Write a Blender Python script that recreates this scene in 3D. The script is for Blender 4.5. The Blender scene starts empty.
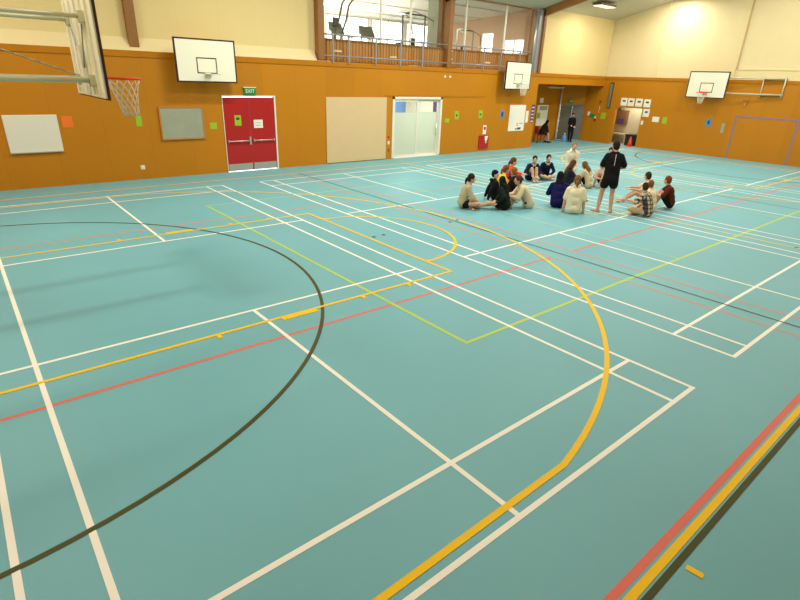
import bpy, bmesh, math, random
from mathutils import Vector, Matrix, Quaternion
random.seed(7)
S = bpy.context.scene
COL = S.collection
R = math.radians
PI = math.pi

# ------------------------------------------------------------------ materials
def new_mat(name):
    m = bpy.data.materials.new(name); m.use_nodes = True
    nt = m.node_tree; b = nt.nodes['Principled BSDF']
    return m, nt, b
def mat(name, col, rough=.6, metal=0., spec=.5, var=0., vscale=3., bump=0., bscale=40., emit=None, estr=0.):
    m, nt, b = new_mat(name)
    b.inputs['Base Color'].default_value = (*col, 1)
    b.inputs['Roughness'].default_value = rough
    b.inputs['Metallic'].default_value = metal
    b.inputs['Specular IOR Level'].default_value = spec
    if var > 0:
        tc = nt.nodes.new('ShaderNodeTexCoord'); n = nt.nodes.new('ShaderNodeTexNoise')
        n.inputs['Scale'].default_value = vscale; n.inputs['Detail'].default_value = 5
        mr = nt.nodes.new('ShaderNodeMapRange'); mr.inputs[1].default_value = .3; mr.inputs[2].default_value = .7
        mr.inputs[3].default_value = 1 - var; mr.inputs[4].default_value = 1 + var
        mx = nt.nodes.new('ShaderNodeVectorMath'); mx.operation = 'SCALE'; mx.inputs[0].default_value = col
        nt.links.new(tc.outputs['Object'], n.inputs['Vector']); nt.links.new(n.outputs['Fac'], mr.inputs[0])
        nt.links.new(mr.outputs[0], mx.inputs['Scale']); nt.links.new(mx.outputs[0], b.inputs['Base Color'])
    if bump > 0:
        tc = nt.nodes.new('ShaderNodeTexCoord'); n = nt.nodes.new('ShaderNodeTexNoise'); n.inputs['Scale'].default_value = bscale
        bp = nt.nodes.new('ShaderNodeBump'); bp.inputs['Strength'].default_value = bump; bp.inputs['Distance'].default_value = .01
        nt.links.new(tc.outputs['Object'], n.inputs['Vector']); nt.links.new(n.outputs['Fac'], bp.inputs['Height']); nt.links.new(bp.outputs[0], b.inputs['Normal'])
    if emit:
        b.inputs['Emission Color'].default_value = (*emit, 1); b.inputs['Emission Strength'].default_value = estr
    return m
def seam_mat(name, col, dark, axis, period, width, rough=.5, var=.06, grain=True):
    """panelled board: thin darker joints every period metres along one axis"""
    m, nt, b = new_mat(name); L = nt.links
    tc = nt.nodes.new('ShaderNodeTexCoord'); sp = nt.nodes.new('ShaderNodeSeparateXYZ'); L.new(tc.outputs['Object'], sp.inputs[0])
    d = nt.nodes.new('ShaderNodeMath'); d.operation = 'DIVIDE'; d.inputs[1].default_value = period; L.new(sp.outputs[axis], d.inputs[0])
    fr = nt.nodes.new('ShaderNodeMath'); fr.operation = 'FRACT'; L.new(d.outputs[0], fr.inputs[0])
    lt = nt.nodes.new('ShaderNodeMath'); lt.operation = 'LESS_THAN'; lt.inputs[1].default_value = width / period; L.new(fr.outputs[0], lt.inputs[0])
    fl = nt.nodes.new('ShaderNodeMath'); fl.operation = 'FLOOR'; L.new(d.outputs[0], fl.inputs[0])
    wn = nt.nodes.new('ShaderNodeTexWhiteNoise'); wn.noise_dimensions = '1D'; L.new(fl.outputs[0], wn.inputs['W'])
    n = nt.nodes.new('ShaderNodeTexNoise'); n.inputs['Scale'].default_value = 1.2; n.inputs['Detail'].default_value = 6
    L.new(tc.outputs['Object'], n.inputs['Vector'])
    ad = nt.nodes.new('ShaderNodeMath'); ad.operation = 'ADD'; L.new(n.outputs['Fac'], ad.inputs[0]); L.new(wn.outputs['Value'], ad.inputs[1])
    mr = nt.nodes.new('ShaderNodeMapRange'); mr.inputs[1].default_value = .3; mr.inputs[2].default_value = 1.7
    mr.inputs[3].default_value = 1 - var; mr.inputs[4].default_value = 1 + var; L.new(ad.outputs[0], mr.inputs[0])
    mx = nt.nodes.new('ShaderNodeMix'); mx.data_type = 'RGBA'; mx.inputs['A'].default_value = (*col, 1); mx.inputs['B'].default_value = (*dark, 1)
    L.new(lt.outputs[0], mx.inputs['Factor'])
    sc = nt.nodes.new('ShaderNodeVectorMath'); sc.operation = 'SCALE'; L.new(mx.outputs['Result'], sc.inputs[0]); L.new(mr.outputs[0], sc.inputs['Scale'])
    L.new(sc.outputs[0], b.inputs['Base Color']); b.inputs['Roughness'].default_value = rough
    b.inputs['Specular IOR Level'].default_value = .3
    return m

M = {}
ORANGE = (.505, .193, .004)
M['floor'] = mat('floor_vinyl', (.160, .402, .455), .5, spec=.22, var=.05, vscale=.35)
M['wh'] = mat('line_white', (.85, .83, .75), .5, spec=.15)
M['ye'] = mat('line_yellow', (.84, .52, .002), .5, spec=.15)
M['yl'] = mat('line_pale_yellow', (.72, .62, .15), .5, spec=.15)
M['re'] = mat('line_red', (.68, .16, .12), .5, spec=.15)
M['pk'] = mat('line_faded_red', (.55, .27, .20), .5, spec=.15)
M['bk'] = mat('line_black', (.060, .062, .010), .5, spec=.15)
M['gr'] = mat('line_green', (.44, .60, .08), .5, spec=.15)
M['gp'] = mat('line_pale_green', (.27, .56, .36), .5, spec=.15)
M['orange_far'] = seam_mat('orange_board', ORANGE, (.44, .165, .004), 'X', 1.22, .012)
M['orange_side'] = seam_mat('orange_board_side', ORANGE, (.44, .165, .004), 'Y', 1.22, .012)
M['orange_trim'] = mat('orange_trim', (.46, .168, .002), .6, spec=.2, var=.05)
M['cream'] = seam_mat('cream_board', (.74, .585, .27), (.69, .545, .25), 'X', 1.22, .012, .7, .015)
M['cream_side'] = mat('cream_side', (.77, .63, .35), .65, var=.015)
M['cream_plain'] = mat('cream_plain', (.77, .63, .34), .65)
M['ceil'] = seam_mat('ceiling_lining', (.64, .58, .44), (.56, .50, .38), 'X', 1.2, .02, .8, .02)
M['shade_strip'] = mat('batten_shadow_brown', (.50, .36, .14), .6)  # shadow line beside the right wall batten, put into the colour
M['beam'] = mat('laminated_beam', (.27, .11, .02), .5, var=.10, vscale=6)
M['red'] = mat('red_door_paint', (.42, .010, .012), .35)
M['steel'] = mat('brushed_steel', (.62, .60, .55), .35, metal=.8)
M['greysteel'] = mat('grey_painted_steel', (.30, .29, .30), .4, metal=.3)
M['galv'] = mat('cream_painted_steel', (.62, .60, .42), .4, metal=.2)
M['white'] = mat('white_paint', (.80, .78, .66), .5)
M['paper'] = mat('paper', (.85, .82, .72), .8)
M['wboard'] = mat('whiteboard', (.74, .72, .62), .3)
M['pinkpanel'] = mat('beige_screen_panel', (.68, .50, .27), .8, var=.015)
M['black'] = mat('black_plastic', (.012, .012, .014), .5)
M['border'] = mat('dark_border_paint', (.035, .006, .012), .5)
M['board'] = mat('backboard_paint', (.86, .84, .68), .45)
M['boardback'] = seam_mat('backboard_back', (.66, .62, .46), (.30, .27, .20), 'Y', .30, .018, .6, .03)
M['rimred'] = mat('rim_red', (.80, .07, .012), .6, spec=.2)
M['rimwhite'] = mat('rim_pale', (.70, .68, .55), .4)
M['net'] = mat('net_cord', (.80, .74, .60), .9)
M['green'] = mat('fluoro_green_card', (.30, .50, .012), .7)
M['dgreen'] = mat('exit_green', (.0, .22, .05), .5, emit=(0, .3, .06), estr=.1)
M['orangecard'] = mat('orange_card', (.85, .17, .01), .7)
M['blue'] = mat('blue_card', (.05, .27, .62), .6)
M['purple'] = mat('purple_ink', (.10, .05, .22), .7)
M['ink'] = mat('dark_ink', (.05, .05, .07), .7)
M['grey'] = mat('grey_board', (.33, .35, .26), .6, var=.05)
M['woodframe'] = mat('wood_frame', (.50, .20, .03), .5)
M['slat'] = seam_mat('slatted_timber', (.40, .19, .05), (.22, .09, .02), 'X', .14, .02, .6, .12)
M['fridge'] = mat('red_metal', (.45, .008, .008), .4)
M['greydoor'] = mat('grey_door_paint', (.16, .16, .15), .4, var=.05)
M['greydoor2'] = mat('dark_grey_door_paint', (.13, .12, .08), .4)
M['conem'] = mat('cone_orange', (.80, .06, .01), .5)
M['store'] = mat('storeroom_wall', (.58, .50, .32), .7, var=.04)
M['kwood'] = mat('brown_wood', (.22, .11, .04), .6)
M['pinkwall'] = mat('gallery_wall', (.62, .38, .25), .7)
M['gceil'] = seam_mat('gallery_ceiling', (.80, .77, .68), (.6, .58, .5), 'X', 1.2, .03, .8, .01)
M['carpet'] = mat('gallery_carpet', (.12, .11, .10), .9)
M['mach'] = mat('machine_frame', (.12, .13, .09), .5)
M['pad'] = mat('machine_pad', (.03, .035, .03), .5)
M['tapepurple'] = mat('purple_tape', (.23, .17, .32), .6)
M['bluebag'] = mat('blue_plastic', (.14, .33, .70), .4)
M['pinkbag'] = mat('pink_cloth', (.6, .05, .2), .7)
M['heater'] = mat('dark_heater', (.10, .07, .03), .5)
M['lamp'] = mat('lamp_diffuser', (.9, .85, .7), .5, emit=(1, .93, .75), estr=1.5)
M['mirror'] = mat('mirror_glass', (.8, .8, .8), .05, metal=1.)
def frost_mat():
    m, nt, b = new_mat('frosted_film'); L = nt.links
    out = nt.nodes['Material Output']
    tr = nt.nodes.new('ShaderNodeBsdfTranslucent'); tr.inputs[0].default_value = (.85, .92, .85, 1)
    df = nt.nodes.new('ShaderNodeBsdfDiffuse'); df.inputs[0].default_value = (.66, .68, .56, 1)
    mx = nt.nodes.new('ShaderNodeMixShader'); mx.inputs[0].default_value = .6
    L.new(tr.outputs[0], mx.inputs[1]); L.new(df.outputs[0], mx.inputs[2]); L.new(mx.outputs[0], out.inputs[0])
    return m
M['frost'] = frost_mat()
def glass_mat():
    m, nt, b = new_mat('clear_glass'); L = nt.links
    out = nt.nodes['Material Output']
    tr = nt.nodes.new('ShaderNodeBsdfTransparent'); tr.inputs[0].default_value = (.97, .98, .96, 1)
    gl = nt.nodes.new('ShaderNodeBsdfGlossy'); gl.inputs['Roughness'].default_value = .02; gl.inputs[0].default_value = (1, 1, 1, 1)
    mx = nt.nodes.new('ShaderNodeMixShader'); mx.inputs[0].default_value = .05
    L.new(tr.outputs[0], mx.inputs[1]); L.new(gl.outputs[0], mx.inputs[2]); L.new(mx.outputs[0], out.inputs[0])
    return m
M['glass'] = glass_mat()

# ------------------------------------------------------------------ mesh helpers
def add_box(bm, x0, x1, y0, y1, z0, z1, mi=0):
    v = [bm.verts.new((x, y, z)) for x in (x0, x1) for y in (y0, y1) for z in (z0, z1)]
    for q in ((0,1,3,2),(4,6,7,5),(0,4,5,1),(2,3,7,6),(0,2,6,4),(1,5,7,3)):
        f = bm.faces.new([v[i] for i in q]); f.material_index = mi
def add_quad(bm, pts, mi=0):
    f = bm.faces.new([bm.verts.new(p) for p in pts]); f.material_index = mi
def add_prism(bm, pts, d, mi=0):
    """closed polygon pts pushed along vector d"""
    d = Vector(d); a = [bm.verts.new(p) for p in pts]; b = [bm.verts.new(Vector(p) + d) for p in pts]
    n = len(pts)
    fs = [bm.faces.new(a), bm.faces.new(b[::-1])]
    for i in range(n): fs.append(bm.faces.new([a[i], b[i], b[(i+1) % n], a[(i+1) % n]]))
    for f in fs: f.material_index = mi
def add_tube(bm, pts, r, n=8, closed=False, mi=0):
    pts = [Vector(p) for p in pts]; rings = []; N = len(pts)
    for i, p in enumerate(pts):
        if closed: d = pts[(i+1) % N] - pts[i-1]
        else: d = pts[min(i+1, N-1)] - pts[max(i-1, 0)]
        d.normalize(); up = Vector((0,0,1)) if abs(d.z) < .95 else Vector((1,0,0))
        u = d.cross(up).normalized(); w = d.cross(u).normalized()
        rr = r[i] if isinstance(r, (list, tuple)) else r
        rings.append([bm.verts.new(p + u*rr*math.cos(2*PI*k/n) + w*rr*math.sin(2*PI*k/n)) for k in range(n)])
    for i in range(N if closed else N-1):
        a, b = rings[i], rings[(i+1) % N]
        for k in range(n):
            f = bm.faces.new([a[k], a[(k+1) % n], b[(k+1) % n], b[k]]); f.material_index = mi; f.smooth = True
    if not closed:
        f = bm.faces.new(rings[0][::-1]); f.material_index = mi; f = bm.faces.new(rings[-1]); f.material_index = mi
def add_lathe(bm, prof, cx=0, cy=0, n=24, mi=0):
    rings = [[bm.verts.new((cx + r*math.cos(2*PI*k/n), cy + r*math.sin(2*PI*k/n), z)) for k in range(n)] for r, z in prof]
    for a, b in zip(rings, rings[1:]):
        for k in range(n):
            f = bm.faces.new([a[k], a[(k+1) % n], b[(k+1) % n], b[k]]); f.material_index = mi; f.smooth = True
    bm.faces.new(rings[0][::-1]); bm.faces.new(rings[-1])
def obj(name, bm, mats, parent=None, bevel=0.):
    bmesh.ops.recalc_face_normals(bm, faces=bm.faces)
    me = bpy.data.meshes.new(name); bm.to_mesh(me); bm.free()
    for m in (mats if isinstance(mats, (list, tuple)) else [mats]): me.materials.append(M[m] if isinstance(m, str) else m)
    o = bpy.data.objects.new(name, me); COL.objects.link(o)
    if parent is not None:
        o.parent = parent
    if bevel:
        md = o.modifiers.new('bevel', 'BEVEL'); md.width = bevel; md.segments = 2; md.limit_method = 'ANGLE'
    return o
def boxobj(name, b, m, parent=None, bevel=0.):
    bm = bmesh.new(); add_box(bm, *b); return obj(name, bm, m, parent, bevel)
def tag(o, label, cat, group=None):
    o['label'] = label; o['category'] = cat
    if group: o['group'] = group
    return o
def thing(name, label, cat, loc=(0,0,0), rz=0, group=None):
    o = bpy.data.objects.new(name, None); COL.objects.link(o); o.location = loc; o.rotation_euler = (0,0,rz)
    o.empty_display_size = .1
    return tag(o, label, cat, group)
def struct(o):
    o['kind'] = 'structure'; return o
def sempty(name, loc=(0,0,0)):
    o = bpy.data.objects.new(name, None); COL.objects.link(o); o.location = loc; return struct(o)
def dup(root, loc, rz=0, label=None):
    r = root.copy(); COL.objects.link(r); r.location = loc; r.rotation_euler = (0,0,rz)
    if label: r['label'] = label
    for ch in list(root.children):
        c = ch.copy(); COL.objects.link(c); c.parent = r
        for g in list(ch.children):
            d = g.copy(); COL.objects.link(d); d.parent = c
    return r

# ------------------------------------------------------------------ room dimensions
XL, XR, YN, YF = -7.7, 23.14, -2.3, 15.40
ZB = 3.52                       # top of the orange boarding
YU = 15.62                      # recessed upper wall face
def zc(y):                      # roof underside
    return 6.30 + .245*(15.36 - y) if y > 6.6 else 6.30 + .245*(15.36-6.6) - .245*(6.6 - y)

# ------------------------------------------------------------------ floor with painted court lines
bm = bmesh.new()
add_box(bm, XL, XR, YN, YF, -.12, 0, 0)
add_box(bm, 17.0, XR+.6, YF, 17.4, -.12, -.0005, 0)
MATS = ['floor','wh','ye','re','bk','gr','pk','gp','yl']
ZL = {'re':.0012,'pk':.0012,'gp':.0015,'gr':.0018,'wh':.0024,'bk':.003,'ye':.0036,'yl':.0036}
def hline(y, x0, x1, m, w=.05):
    z = ZL[m]; add_quad(bm, [(x0,y-w/2,z),(x1,y-w/2,z),(x1,y+w/2,z),(x0,y+w/2,z)], MATS.index(m))
def vline(x, y0, y1, m, w=.05):
    z = ZL[m] + .0002; add_quad(bm, [(x-w/2,y0,z),(x+w/2,y0,z),(x+w/2,y1,z),(x-w/2,y1,z)], MATS.index(m))
def pline(pts, m, w=.05, dz=0):
    z = ZL[m] + dz; pts = [Vector((*p, z)) for p in pts]; N = len(pts); L = []; Rr = []
    for i, p in enumerate(pts):
        a = (p - pts[i-1]).normalized() if i else None; b = (pts[i+1] - p).normalized() if i < N-1 else None
        t = ((a or b) + (b or a)).normalized(); k = t.dot(a or b); n = Vector((-t.y, t.x, 0)) * (w/2/max(k, .3))
        L.append(bm.verts.new(p + n)); Rr.append(bm.verts.new(p - n))
    for i in range(N-1):
        f = bm.faces.new([L[i], L[i+1], Rr[i+1], Rr[i]]); f.material_index = MATS.index(m)
def arc(cx, cy, r, a0, a1, m, w=.05, n=64, dz=0):
    pline([(cx + r*math.cos(R(a0+(a1-a0)*k/n)), cy + r*math.sin(R(a0+(a1-a0)*k/n))) for k in range(n+1)], m, w, dz)
CX, CY = 7.7, 6.70
# badminton courts
for x0 in (-6.1, 1.19, 8.11, 15.4):
    x1 = x0 + 6.1
    for y in (0, .76, 4.72, 8.68, 12.64, 13.4): hline(y, x0-.025, x1+.025, 'wh', .05)
    for x in (x0, x0+.46, x1-.46, x1): vline(x, -.025, 13.425, 'wh')
    for y0, y1 in ((0, 4.72), (8.68, 13.4)): vline(x0+3.05, y0, y1, 'wh')
# basketball
for s in (-1, 1):
    X = lambda x: CX + s*(CX - x) if s > 0 else x
    def P(*pts): return [(X(a), b) for a, b in pts]
    H = -3.6; r = 6.685; a1 = math.degrees(math.acos(2.0/r)) 
    pts = [(-6.5, .085)] + [(H + r*math.cos(R(a)), 6.69 + r*math.sin(R(a))) for a in [-78.5 + 157*k/72 for k in range(73)]] + [(-6.5, 13.27)]
    pts = [p for i, p in enumerate(pts)]
    pline(P(*pts), 'ye', .06, .0004)
    pline(P((-6.5, 4.28), (.42, 4.28), (.42, 9.15), (-6.5, 9.15)), 'ye', .055)
    pline(P(*[(.42 + 1.8*math.cos(R(a)), 6.71 + 1.8*math.sin(R(a))) for a in range(-90, 91, 4)]), 'ye', .055, .0002)
    for ysgn, y in ((-1, 4.215), (1, 9.215)):
        for xa, xb in ((-2.86, -2.32),):
            pline(P((xa, y), (xb, y)), 'ye', .085, .0006)
        for xt in (-3.74, -1.50, -.60): pline(P((xt-.03, y), (xt+.03, y)), 'ye', .10, .0006)
vline(CX, -.9, 14.2, 'yl', .055)
arc(CX, CY, 1.8, 0, 360, 'yl', .05, 64, .0004)
# netball
arc(-6.49, 6.685, 4.925, -90, 90, 'bk', .05)
arc(21.9, CY, 4.9, 90, 270, 'bk', .05)
vline(2.95, -.98, 14.2, 'bk', .035); vline(12.45, -.98, 14.2, 'bk', .035)
arc(CX, CY, .45, 0, 360, 'bk', .04, 32)
hline(-.958, -6.6, 22, 'bk', .046); hline(-.888, -6.6, 22, 'ye', .058); hline(-.808, -6.6, 22, 're', .058)
hline(14.12, -6.6, 22, 'pk', .05); hline(14.17, -6.6, 22, 'yl', .05)
vline(-6.55, -.98, 14.2, 'bk'); vline(21.9, -.98, 14.2, 'yl', .05); vline(21.82, -.98, 14.2, 'pk', .05)
pline([(-2.48, -1.01), (-2.465, -1.12)], 'ye', .05)
for x in (-2.47,): pass
# red courts
for x0, x1 in ((-6.6, 2.6), (3.3, 22)):
    for y in (3.75, 9.72): hline(y, x0, x1, 're' if y < 5 else 'pk', .05)
for x in (2.6, 3.3): vline(x, -.8, 14.1, 'pk', .05)
# green volleyball court
hline(2.25, -1.32, 16.72, 'gr', .05); hline(11.12, -1.32, 16.72, 'gp', .05)
vline(-1.3, 2.25, 11.12, 'gr', .05)
for x in (4.72, 10.7, 16.7): vline(x, 2.25, 11.12, 'gp', .045)
# socket covers
for x, y in ((.55, 6.71), (.82, 6.72), (2.8, 6.73), (3.08, 6.77), (7.74, 1.11)):
    pline([(x-.04, y), (x+.04, y)], 'bk', .07, .002)
fl = struct(obj('floor', bm, MATS))

# ------------------------------------------------------------------ walls
bm = bmesh.new()
def wall_x(bm, x0, x1, y0, y1, z0, z1, holes, mi=0):      # wall running along x, holes = (x0,x1,z0,z1)
    holes = sorted(holes); cur = x0
    for hx0, hx1, hz0, hz1 in holes:
        if hx0 > cur: add_box(bm, cur, hx0, y0, y1, z0, z1, mi)
        if hz0 > z0: add_box(bm, hx0, hx1, y0, y1, z0, hz0, mi)
        if hz1 < z1: add_box(bm, hx0, hx1, y0, y1, hz1, z1, mi)
        cur = hx1
    if cur < x1: add_box(bm, cur, x1, y0, y1, z0, z1, mi)
# lower far wall (orange): openings for the sliding door and the red doors
wall_x(bm, XL, 17.12, YF, YF+.2, 0, ZB, [(1.02, 2.86, 0, 2.38), (7.93, 10.62, 0, 2.38)], 0)
add_box(bm, 17.12, XR, YF, YF+.2, 3.02, ZB, 0)                     # beam over the alcove
add_box(bm, 17.0, XR+.2, YF+.2, 17.4, 3.02, 3.12, 0)               # alcove soffit
add_box(bm, 17.0, 21.9, 17.2, 17.4, 0, 3.02, 0)                    # alcove back
add_box(bm, 17.0, 17.12, YF+.2, 17.2, 0, 3.02, 0)
add_prism(bm, [(21.85,17.2,1.93),(23.1,16.44,1.93),(23.25,16.5,1.93),(21.95,17.4,1.93)], (0,0,1.09), 0)   # diagonal above the doors
struct(obj('wall_far', bm, ['orange_far', 'orange_trim']))
bm = bmesh.new()
add_box(bm, XL, 17.12, YF-.025, YF, 3.36, ZB, 1)
add_box(bm, 17.12, XR, YF-.025, YF, 3.36, ZB, 1)
add_box(bm, 7.55, 13.3, YF-.02, YF, 2.385, 2.44, 1)
struct(obj('trim_9', bm, ['orange_far', 'orange_trim']))
# upper far wall (cream)
bm = bmesh.new()
for x0, x1 in ((XL, 4.55),):
    add_box(bm, x0, x1, YU, YU+.2, ZB+.30, 6.6, 0)
    add_prism(bm, [(x0, YF, ZB), (x0, YU+.2, ZB), (x0, YU+.2, ZB+.34), (x0, YU, ZB+.34)], (x1-x0, 0, 0), 1)
add_box(bm, 17.12, XR, YF+.02, YF+.2, ZB, 6.5, 0)
struct(obj('wall_upper_far', bm, ['cream', 'cream_plain']))
# right wall: orange below, cream gable above, doorway into store
bm = bmesh.new()
def wall_y(bm, y0, y1, x0, x1, z0, z1, holes, mi=0):
    cur = y0
    for a, b, c, d in sorted(holes):
        if a > cur: add_box(bm, x0, x1, cur, a, z0, z1, mi)
        if c > z0: add_box(bm, x0, x1, a, b, z0, c, mi)
        if d < z1: add_box(bm, x0, x1, a, b, d, z1, mi)
        cur = b
    if cur < y1: add_box(bm, x0, x1, cur, y1, z0, z1, mi)
wall_y(bm, YN, 16.46, XR, XR+.2, 0, ZB, [(12.93, 14.46, 0, 1.97)], 0)
add_box(bm, XR, XR+.2, 16.2, 17.4, 3.0, 3.12, 0)
struct(obj('wall_right', bm, ['orange_side', 'orange_trim']))
bm = bmesh.new(); add_box(bm, XR-.025, XR, YN, YF-.025, 3.38, ZB)
struct(obj('trim_10', bm, 'orange_trim'))
bm = bmesh.new()
add_prism(bm, [(XR+.04, YN, ZB), (XR+.04, YF+.2, ZB), (XR+.04, YF+.2, zc(YF+.2)+.1), (XR+.04, 6.6, zc(6.6)+.1), (XR+.04, YN, zc(YN)+.1)], (.2, 0, 0), 0)
add_box(bm, XR, XR+.05, 8.86, 8.98, ZB, 7.85, 1); add_box(bm, XR-.005, XR+.05, 8.80, 8.86, 3.97, 7.85, 2)      # batten, and a dark strip painted as the shadow line beside it
add_box(bm, XR-.01, XR+.05, YN, 8.72, ZB, 3.93, 1)
add_box(bm, XR-.03, XR+.05, YN, 8.72, 3.93, 3.97, 1)
add_box(bm, XR+.005, XR+.05, 12.55, 12.67, ZB, 6.95, 1)
add_box(bm, XR+.005, XR+.05, 2.6, 2.72, 3.97, 7.3, 1)
struct(obj('wall_upper_right', bm, ['cream_side', 'cream_plain', 'shade_strip']))
# left and near walls (behind the camera, closing the hall)
bm = bmesh.new()
add_box(bm, XL-.2, XL, YN, YF+.2, 0, ZB, 0)
add_prism(bm, [(XL-.2, YN, ZB), (XL-.2, YU+.2, ZB), (XL-.2, YU+.2, zc(YU+.2)+.1), (XL-.2, 6.6, zc(6.6)+.1), (XL-.2, YN, zc(YN)+.1)], (.2, 0, 0), 1)
struct(obj('wall_left', bm, ['orange_side', 'cream_side']))
bm = bmesh.new()
add_box(bm, XL, XR, YN-.2, YN, 0, ZB, 0); add_box(bm, XL, XR, YN-.2, YN, ZB, 6.5, 1)
struct(obj('wall_near', bm, ['orange_far', 'cream']))
# ceiling: two slopes
bm = bmesh.new()
for ya, yb in ((15.9, 6.6), (6.6, YN-.2)):
    add_prism(bm, [(XL-.2, ya, zc(ya)), (XL-.2, yb, zc(yb)), (XL-.2, yb, zc(yb)+.15), (XL-.2, ya, zc(ya)+.15)], (XR-XL+.5, 0, 0), 0)
struct(obj('ceiling', bm, 'ceil'))
# columns and rafters
n = 0
for x, w, zb in ((-1.29, .25, ZB+.10), (4.70, .24, ZB+.04), (10.84, .22, ZB), (16.98, .16, ZB)):
    n += 1
    bm = bmesh.new()
    y0 = YF + (.04 if n == 1 else -.06); y1 = YU if n == 1 else YF+.34
    add_box(bm, x-w/2, x+w/2, y0, y1, zb, zc(y1)+.02)
    for sgn in (1,):
        a, b = YF + .35, 6.6
        add_prism(bm, [(x-w/2, a, zc(a)+.02), (x-w/2, b, zc(b)+.02), (x-w/2, b, zc(b)-.42), (x-w/2, a-.1, zc(a)-.30)], (w, 0, 0))
        a, b = YN, 6.6
        add_prism(bm, [(x-w/2, a, zc(a)+.02), (x-w/2, b, zc(b)+.02), (x-w/2, b, zc(b)-.42), (x-w/2, a, zc(a)-.30)], (w, 0, 0))
    struct(obj('trim_%d' % n, bm, 'beam'))
# grey duct and dark steel beside the right gallery column
bm = bmesh.new(); add_box(bm, 16.62, 16.88, YF+.02, YF+.18, ZB, 6.2, 0); add_tube(bm, [(16.5, YF+.1, ZB), (16.5, YF+.1, 6.15)], .05, 12, mi=1)
add_box(bm, 16.18, 16.42, YF+.08, YF+.18, ZB, 6.15, 2)
tag(obj('service_duct', bm, ['greysteel', 'steel', 'kwood']), 'grey service duct and pipe running up beside the rightmost gallery column', 'duct')

# ------------------------------------------------------------------ gallery above the far wall
GX0, GX1, GY1, GZ = 4.7, 16.75, 22.0, 3.5
def zg(y): return 6.28 - .075*(y - 15.7)
bm = bmesh.new(); add_box(bm, 4.5, 16.95, YF+.2, GY1+.2, GZ-.2, GZ)
struct(obj('floor_gallery', bm, 'carpet'))
bm = bmesh.new(); add_prism(bm, [(4.3, YF+.2, zg(YF+.2)), (4.3, GY1+.2, zg(GY1+.2)), (4.3, GY1+.2, zg(GY1)+.15), (4.3, YF+.2, zg(YF)+.15)], (12.8, 0, 0))
for k in range(3):
    y = 17.2 + 1.9*k; add_box(bm, GX0, GX1, y, y+.08, zg(y)-.05, zg(y)+.02)
struct(obj('ceiling_gallery', bm, 'gceil'))
bm = bmesh.new(); wall_x(bm, GX0, 17.0, GY1, GY1+.15, GZ, 6.3, [(5.2, 8.9, 4.2, 5.75), (9.05, 11.6, 4.2, 5.75), (11.75, 13.9, 4.2, 5.75), (14.05, 16.3, 4.2, 5.75)])
struct(obj('wall_gallery_back', bm, 'white'))
bm = bmesh.new(); wall_y(bm, YF+.2, GY1, GX1, GX1+.15, GZ, 6.45, [(16.3, 17.6, 4.35, 5.0), (18.3, 19.15, 3.9, 5.35)])
struct(obj('wall_gallery_right', bm, 'pinkwall'))
bm = bmesh.new(); add_box(bm, 4.5, GX0, YF+.2, GY1+.2, GZ, 6.4)
struct(obj('wall_gallery_left', bm, 'cream_plain'))
wn = 0
def window(x0, x1, z0, z1, y, nm, axis='x'):
    global wn; wn += 1
    e = sempty('window_%d' % wn); bm = bmesh.new()
    def bx(a0, a1, c0, c1):
        if axis == 'x': add_box(bm, a0, a1, y, y+.08, c0, c1)
        else: add_box(bm, y, y+.08, a0, a1, c0, c1)
    bx(x0, x1, z0, z0+.05); bx(x0, x1, z1-.05, z1); 
    for k in range(nm+1):
        a = x0 + (x1-x0-.05)*k/nm; bx(a, a+.05, z0, z1)
    obj('window_frame', bm, 'steel', e)
    bm = bmesh.new()
    if axis == 'x': add_box(bm, x0, x1, y+.03, y+.04, z0, z1)
    else: add_box(bm, y+.03, y+.04, x0, x1, z0, z1)
    obj('pane', bm, 'glass', e)
window(5.2, 8.9, 4.2, 5.75, GY1+.03, 3); window(9.05, 11.6, 4.2, 5.75, GY1+.03, 2); window(11.75, 13.9, 4.2, 5.75, GY1+.03, 2); window(14.05, 16.3, 4.2, 5.75, GY1+.03, 2)
window(16.3, 17.6, 4.35, 5.0, GX1+.03, 2, 'y'); window(18.3, 19.15, 3.9, 5.35, GX1+.03, 1, 'y')
# front glazing of the gallery with white mullions
for (x0, x1), ms in (((4.78, 10.72), (7.5, 8.95)), ((10.96, 16.28), (12.0, 14.54))):
    wn += 1; e = sempty('window_%d' % wn)
    bm = bmesh.new()
    for x in ms: add_box(bm, x-.03, x+.03, YF+.26, YF+.32, ZB+.02, 6.2)
    obj('window_frame', bm, 'white', e)
    boxobj('window_head', (x0, x1, YF+.26, YF+.32, 6.17, 6.24), 'beam', e)
    bm = bmesh.new(); add_box(bm, x0, x1, YF+.285, YF+.295, 4.36, 6.14); obj('pane', bm, 'glass', e)
# slatted balustrade and rails
bar = thing('gallery_balustrade', 'timber slatted balustrade with grey steel rails along the upstairs gallery', 'balustrade', (0,0,0))
for a, b in ((4.78, 10.72), (10.96, 16.28)):
    bm = bmesh.new(); x = a
    while x < b-.05:
        add_box(bm, x, min(x+.125, b), YF+.20, YF+.225, ZB+.02, 4.26); x += .14
    add_box(bm, a, b, YF+.225, YF+.25, ZB+.02, 4.2)
    obj('slatted_panel', bm, 'slat', bar)
    bm = bmesh.new(); add_tube(bm, [(a, YF-.03, 3.70), (b, YF-.03, 3.70)], .028); obj('lower_rail', bm, 'greysteel', bar)
    bm = bmesh.new(); add_tube(bm, [(a, YF-.03, 4.37), (b, YF-.03, 4.37)], .028); obj('top_rail', bm, 'greysteel', bar)
for x in (5.17, 5.84, 7.05, 8.24, 9.36, 11.72, 12.96, 14.07, 15.4):
    bm = bmesh.new(); add_box(bm, x-.03, x+.03, YF-.055, YF-.026, 3.46, 4.40)
    obj('rail_post', bm, 'greysteel', bar)
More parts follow.
